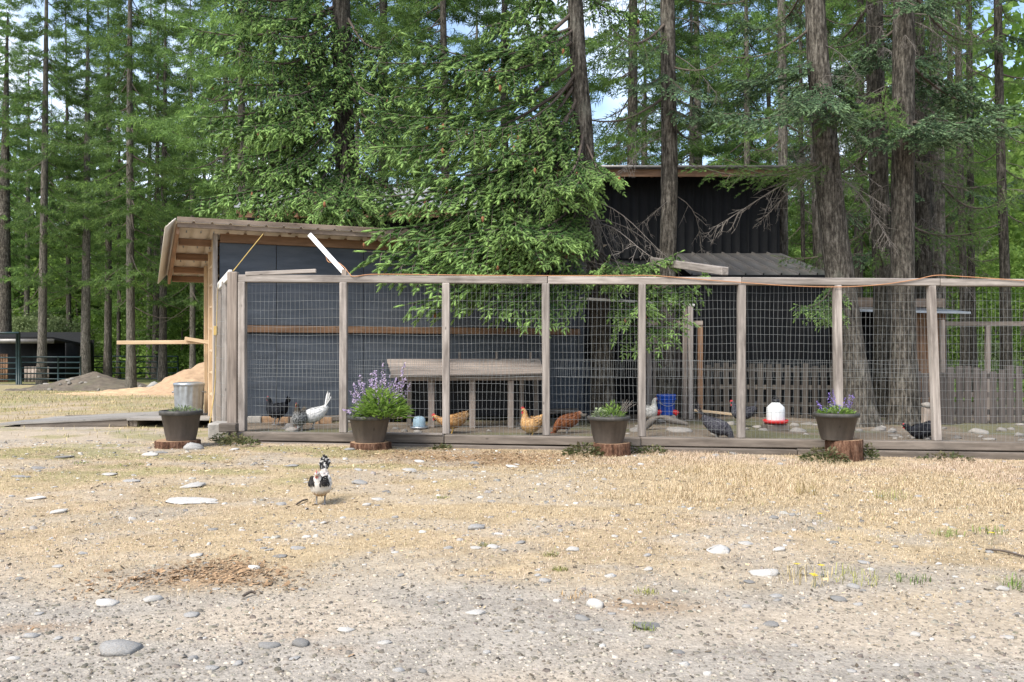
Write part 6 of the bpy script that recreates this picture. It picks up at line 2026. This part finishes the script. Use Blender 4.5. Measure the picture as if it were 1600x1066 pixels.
X, Y = scatter(30000, 2.9, 6.4, 1.15)
gm, _, _ = ground_masks(X, Y)
keep = rng.random(len(X)) > gm * .85
X, Y = X[keep], Y[keep]
pebbles(rng, X, Y, np.clip(rng.lognormal(-5.35, .5, len(X)), .002, .016), (.135, .118, .095), (.42, .375, .31), 'gravel', 'fine grey gravel covering the foreground')
X, Y = scatter(5200, 5.2, 10.4, .9)
gm, _, _ = ground_masks(X, Y)
keep = rng.random(len(X)) > gm * .75
X, Y = X[keep], Y[keep]
pebbles(rng, X, Y, np.clip(rng.lognormal(-4.6, .5, len(X)), .005, .028), (.18, .165, .145), (.48, .455, .41), 'pebbles', 'scattered pebbles in the straw in front of the fence')


def blades(X, Y, h, w, colr, name, label, lean=.5, zf=gz):
    n = len(X)
    a = rng.random(n) * 6.283
    ln = h * lean * rng.random(n)
    Z = zf(X, Y) - .004
    b = np.stack([X, Y, Z], 1)
    sd = np.stack([np.cos(a + 1.57), np.sin(a + 1.57), np.zeros(n)], 1) * (w / 2)[:, None]
    fw_ = np.stack([np.cos(a), np.sin(a), np.zeros(n)], 1)
    mid = b + fw_ * (ln * .35)[:, None] + np.array([0, 0, 1.0]) * (h * .6)[:, None]
    tip = b + fw_ * ln[:, None] + np.array([0, 0, 1.0]) * (h * (1 - .25 * lean))[:, None]
    V = np.stack([b - sd, b + sd, mid - sd * .7, mid + sd * .7, tip], 1).reshape(-1, 3)
    k = np.arange(n)[:, None] * 5
    F4 = k + np.array([[0, 1, 3, 2]]); F3 = k + np.array([[2, 3, 4]])
    c = np.repeat(colr, 5, 0)
    o = add(name, np_mesh(name, V, [F4, F3], M_['grass'], col=c))
    tag(o, label, 'grass', None, 'stuff')


X, Y = scatter(230000, 4.0, 10.45, .75)
gm, gg, gch = ground_masks(X, Y)
lush = sstep(X, -.6, 1.8) * sstep(Y, 5.4, 7.0) * (.35 + .65 * sstep(fbm(X * 2.3, Y * 2.3 + 9, 3), .38, .6))
keep = rng.random(len(X)) < gm * (.5 + .5 * lush) * (1 - .6 * gch)
X, Y, gg, lush = X[keep], Y[keep], gg[keep], lush[keep]
n = len(X)
f = rng.random((n, 1))
cl = np.array([.45, .335, .185]) * (1 - f) + np.array([.60, .48, .325]) * f
cl = cl + (np.array([.54, .41, .32]) - cl) * (sstep(fbm(X * .8 + 12, Y * .9, 3), .45, .6) * .6)[:, None]
gr = (rng.random(n) < gg * .38 + .015)[:, None]
cl = np.where(gr, np.array([.22, .25, .075]) * rng.uniform(.7, 1.2, (n, 1)), cl * rng.uniform(.75, 1.15, (n, 1)))
blades(X, Y, (.014 + .062 * lush * rng.random(n) ** 1.4 + .014 * rng.random(n)), np.full(n, .0024) + .0012 * rng.random(n), cl, 'dry_grass', 'short straw coloured dry grass across the yard', 1.9)
# far left thin grass
X = rng.uniform(-16, -3.6, 26000); Y = rng.uniform(10.2, 30, 26000)
k = (np.abs(X / Y + .3) < .32) & ~((X > -7.2) & (Y > 12.2) & (Y < 13.7))
X, Y = X[k], Y[k]; gm, gg, _ = ground_masks(X, Y)
k = rng.random(len(X)) < gm * .8; X, Y, gg = X[k], Y[k], gg[k]; n = len(X)
cl = np.where((rng.random(n) < gg * .6)[:, None], np.array([.19, .22, .075]), np.array([.47, .38, .20])) * rng.uniform(.7, 1.2, (n, 1))
blades(X, Y, .03 + .05 * rng.random(n), np.full(n, .008), cl, 'yard_grass', 'thin green and straw grass beyond the ramp', .9)
# tufts of greener weeds in the straw
TU = []
for px, py, h_, r_, gcol in ((1395, 775, .15, .14, (.24, .24, .08)), (1260, 770, .20, .10, (.33, .26, .12)), (1480, 835, .09, .10, (.17, .22, .06)), (1545, 830, .10, .12, (.18, .23, .06)), (1340, 905, .12, .16, (.30, .30, .09)), (1270, 905, .16, .2, (.46, .37, .19)), (1425, 905, .07, .1, (.13, .19, .05)), (1590, 915, .12, .08, (.14, .20, .05)),
                              (1005, 985, .05, .05, (.20, .24, .06)), (875, 893, .05, .04, (.22, .22, .07)), (860, 870, .05, .05, (.2, .2, .07)), (760, 855, .05, .05, (.2, .2, .07)), (205, 738, .05, .12, (.22, .28, .06)), (130, 737, .05, .1, (.22, .28, .06)), (1010, 928, .05, .06, (.26, .26, .08)), (690, 780, .04, .06, (.22, .24, .07)), (1080, 735, .12, .12, (.36, .27, .14)), (1180, 745, .14, .15, (.42, .32, .17)), (900, 935, .05, .1, (.42, .28, .14))):
    d = 1.15 * FPX / (py - HOR); g = G(px, d)
    m = 60
    aa = rng.random(m) * 6.28; r0 = np.sqrt(rng.random(m)) * r_
    Xt, Yt = g.x + r0 * np.cos(aa), g.y + r0 * np.sin(aa) * .8
    TU.append((Xt, Yt, h_ * rng.uniform(.3, .9, m), np.array(gcol) * .9 * rng.uniform(.7, 1.3, (m, 1))))
tX, tY, tH, tC = [np.concatenate([q[k] for q in TU]) for k in range(4)]
blades(tX, tY, tH, np.full(len(tX), .0036), tC, 'grass_tufts', 'small weed and grass tufts dotted in the straw', 1.5)
# wood chips
n0 = 9000
X = rng.uniform(-2.6, 2.2, n0); Y = rng.uniform(3.3, 10.45, n0)
_, _, gch = ground_masks(X, Y)
k = rng.random(n0) < gch
X2 = rng.normal(-1.55, .27, 1300); Y2 = rng.normal(4.58, .15, 1300) + .12 * np.sin(X2 * 7)
X3 = rng.uniform(-2.2, 1.6, 5000); Y3 = rng.uniform(8.8, 10.4, 5000)
_, _, g3 = ground_masks(X3, Y3); k3 = rng.random(5000) < g3
X = np.concatenate([X[k], X2, X3[k3]]); Y = np.concatenate([Y[k], Y2, Y3[k3]]); n = len(X)
a = rng.random(n) * 6.283; l_ = np.clip(rng.lognormal(-4.9, .5, n), .003, .02); w_ = l_ * rng.uniform(.3, .6, n)
fx = np.stack([np.cos(a), np.sin(a), rng.normal(size=n) * .25], 1) * l_[:, None]
sx = np.stack([-np.sin(a), np.cos(a), rng.normal(size=n) * .25], 1) * w_[:, None]
b = np.stack([X, Y, gz(X, Y) + .006], 1)
V = np.stack([b - fx - sx, b + fx - sx, b + fx + sx, b - fx + sx], 1).reshape(-1, 3)
cc = np.repeat(np.array([.27, .175, .10]) * rng.uniform(.5, 1.4, (n, 1)), 4, 0)
o = add('wood_chips', np_mesh('wood_chips', V, np.arange(n * 4).reshape(-1, 4), M_['chips'], col=cc))
tag(o, 'brown wood chips spilled on the gravel and along the fence', 'wood chips', None, 'stuff')
# leaf litter, bark crumbs and straw bits lying about
n = 15000
Y = 3.0 + 7.4 * rng.random(n) ** .8; X = rng.uniform(-.62, .62, n) * Y
a = rng.random(n) * 6.283; l_ = np.clip(rng.lognormal(-5.0, .55, n), .002, .03) * np.clip(Y / 7, .45, 1.2); w_ = np.minimum(l_ * rng.uniform(.12, .5, n), .006)
fx = np.stack([np.cos(a), np.sin(a), rng.normal(size=n) * .2], 1) * l_[:, None]
sx = np.stack([-np.sin(a), np.cos(a), rng.normal(size=n) * .3], 1) * w_[:, None]
b = np.stack([X, Y, gz(X, Y) + .006], 1)
V = np.stack([b - fx - sx, b + fx - sx, b + fx + sx, b - fx + sx], 1).reshape(-1, 3)
dk = rng.random((n, 1)) < np.where(Y < 5, .8, .45)[:, None]
cc = np.where(dk, np.array([.085, .068, .048]), np.array([.46, .36, .22])) * rng.uniform(.6, 1.3, (n, 1))
o = add('ground_litter', np_mesh('ground_litter', V, np.arange(n * 4).reshape(-1, 4), M_['chips'], col=np.repeat(cc, 4, 0)))
tag(o, 'dark crumbs and straw bits strewn over the yard', 'litter', None, 'stuff')
# yellow flowers in the straw
for px, py in ((1283, 884), (1270, 898), (1273, 900), (1245, 882), (1281, 803), (1549, 833)):
    d = 1.15 * FPX / (py + 18 - HOR); g = G(px, d)
    o = thing('yellow_flower', g, 'small yellow wildflower in the dry grass at right', 'flower', 'yellow wildflowers in the dry grass')
    top = P(px, py, d) - g
    mb = MB(); mb.tube([(0, 0, 0), (.006, 0, top.z * .5), (0, 0, top.z)], .0015, 4, False); mb.build('stem', M_['herb_stem'], o, MT(g))
    mb = MB()
    for k in range(8):
        t_ = k * .785
        mb.raw([(0, 0, top.z), (.014 * math.cos(t_ - .3), .014 * math.sin(t_ - .3), top.z + .004), (.021 * math.cos(t_), .021 * math.sin(t_), top.z + .004), (.014 * math.cos(t_ + .3), .014 * math.sin(t_ + .3), top.z + .004)], [(0, 1, 2, 3)])
    M_.setdefault('yellow_petal', m_plain('yellow_petal', (.62, .47, .03), .6))
    mb.build('petals', M_['yellow_petal'], o, MT(g))
# sticks
for i, (a_, b_, lab) in enumerate((((1540, 860, 5.15), (1600, 872, 5.0), 'dark thin stick at the right edge of the straw'), ((380, 936, 4.15), (400, 930, 4.2), 'short dark stick below the brown chip patch'), ((463, 790, 6.6), (480, 781, 6.8), 'short grey stick beside the hen'))):
    pa, pb = P(*a_), P(*b_)
    pa.z = float(gz(pa.x, pa.y)) + .012; pb.z = float(gz(pb.x, pb.y)) + .012
    mb = MB(); mb.tube(smooth_path([tuple(pa), tuple((pa + pb) / 2 + Vector((0, .02, .008))), tuple(pb)], 8), .007, 5)
    tag(mb.build('stick', M_['limb']), lab, 'stick')
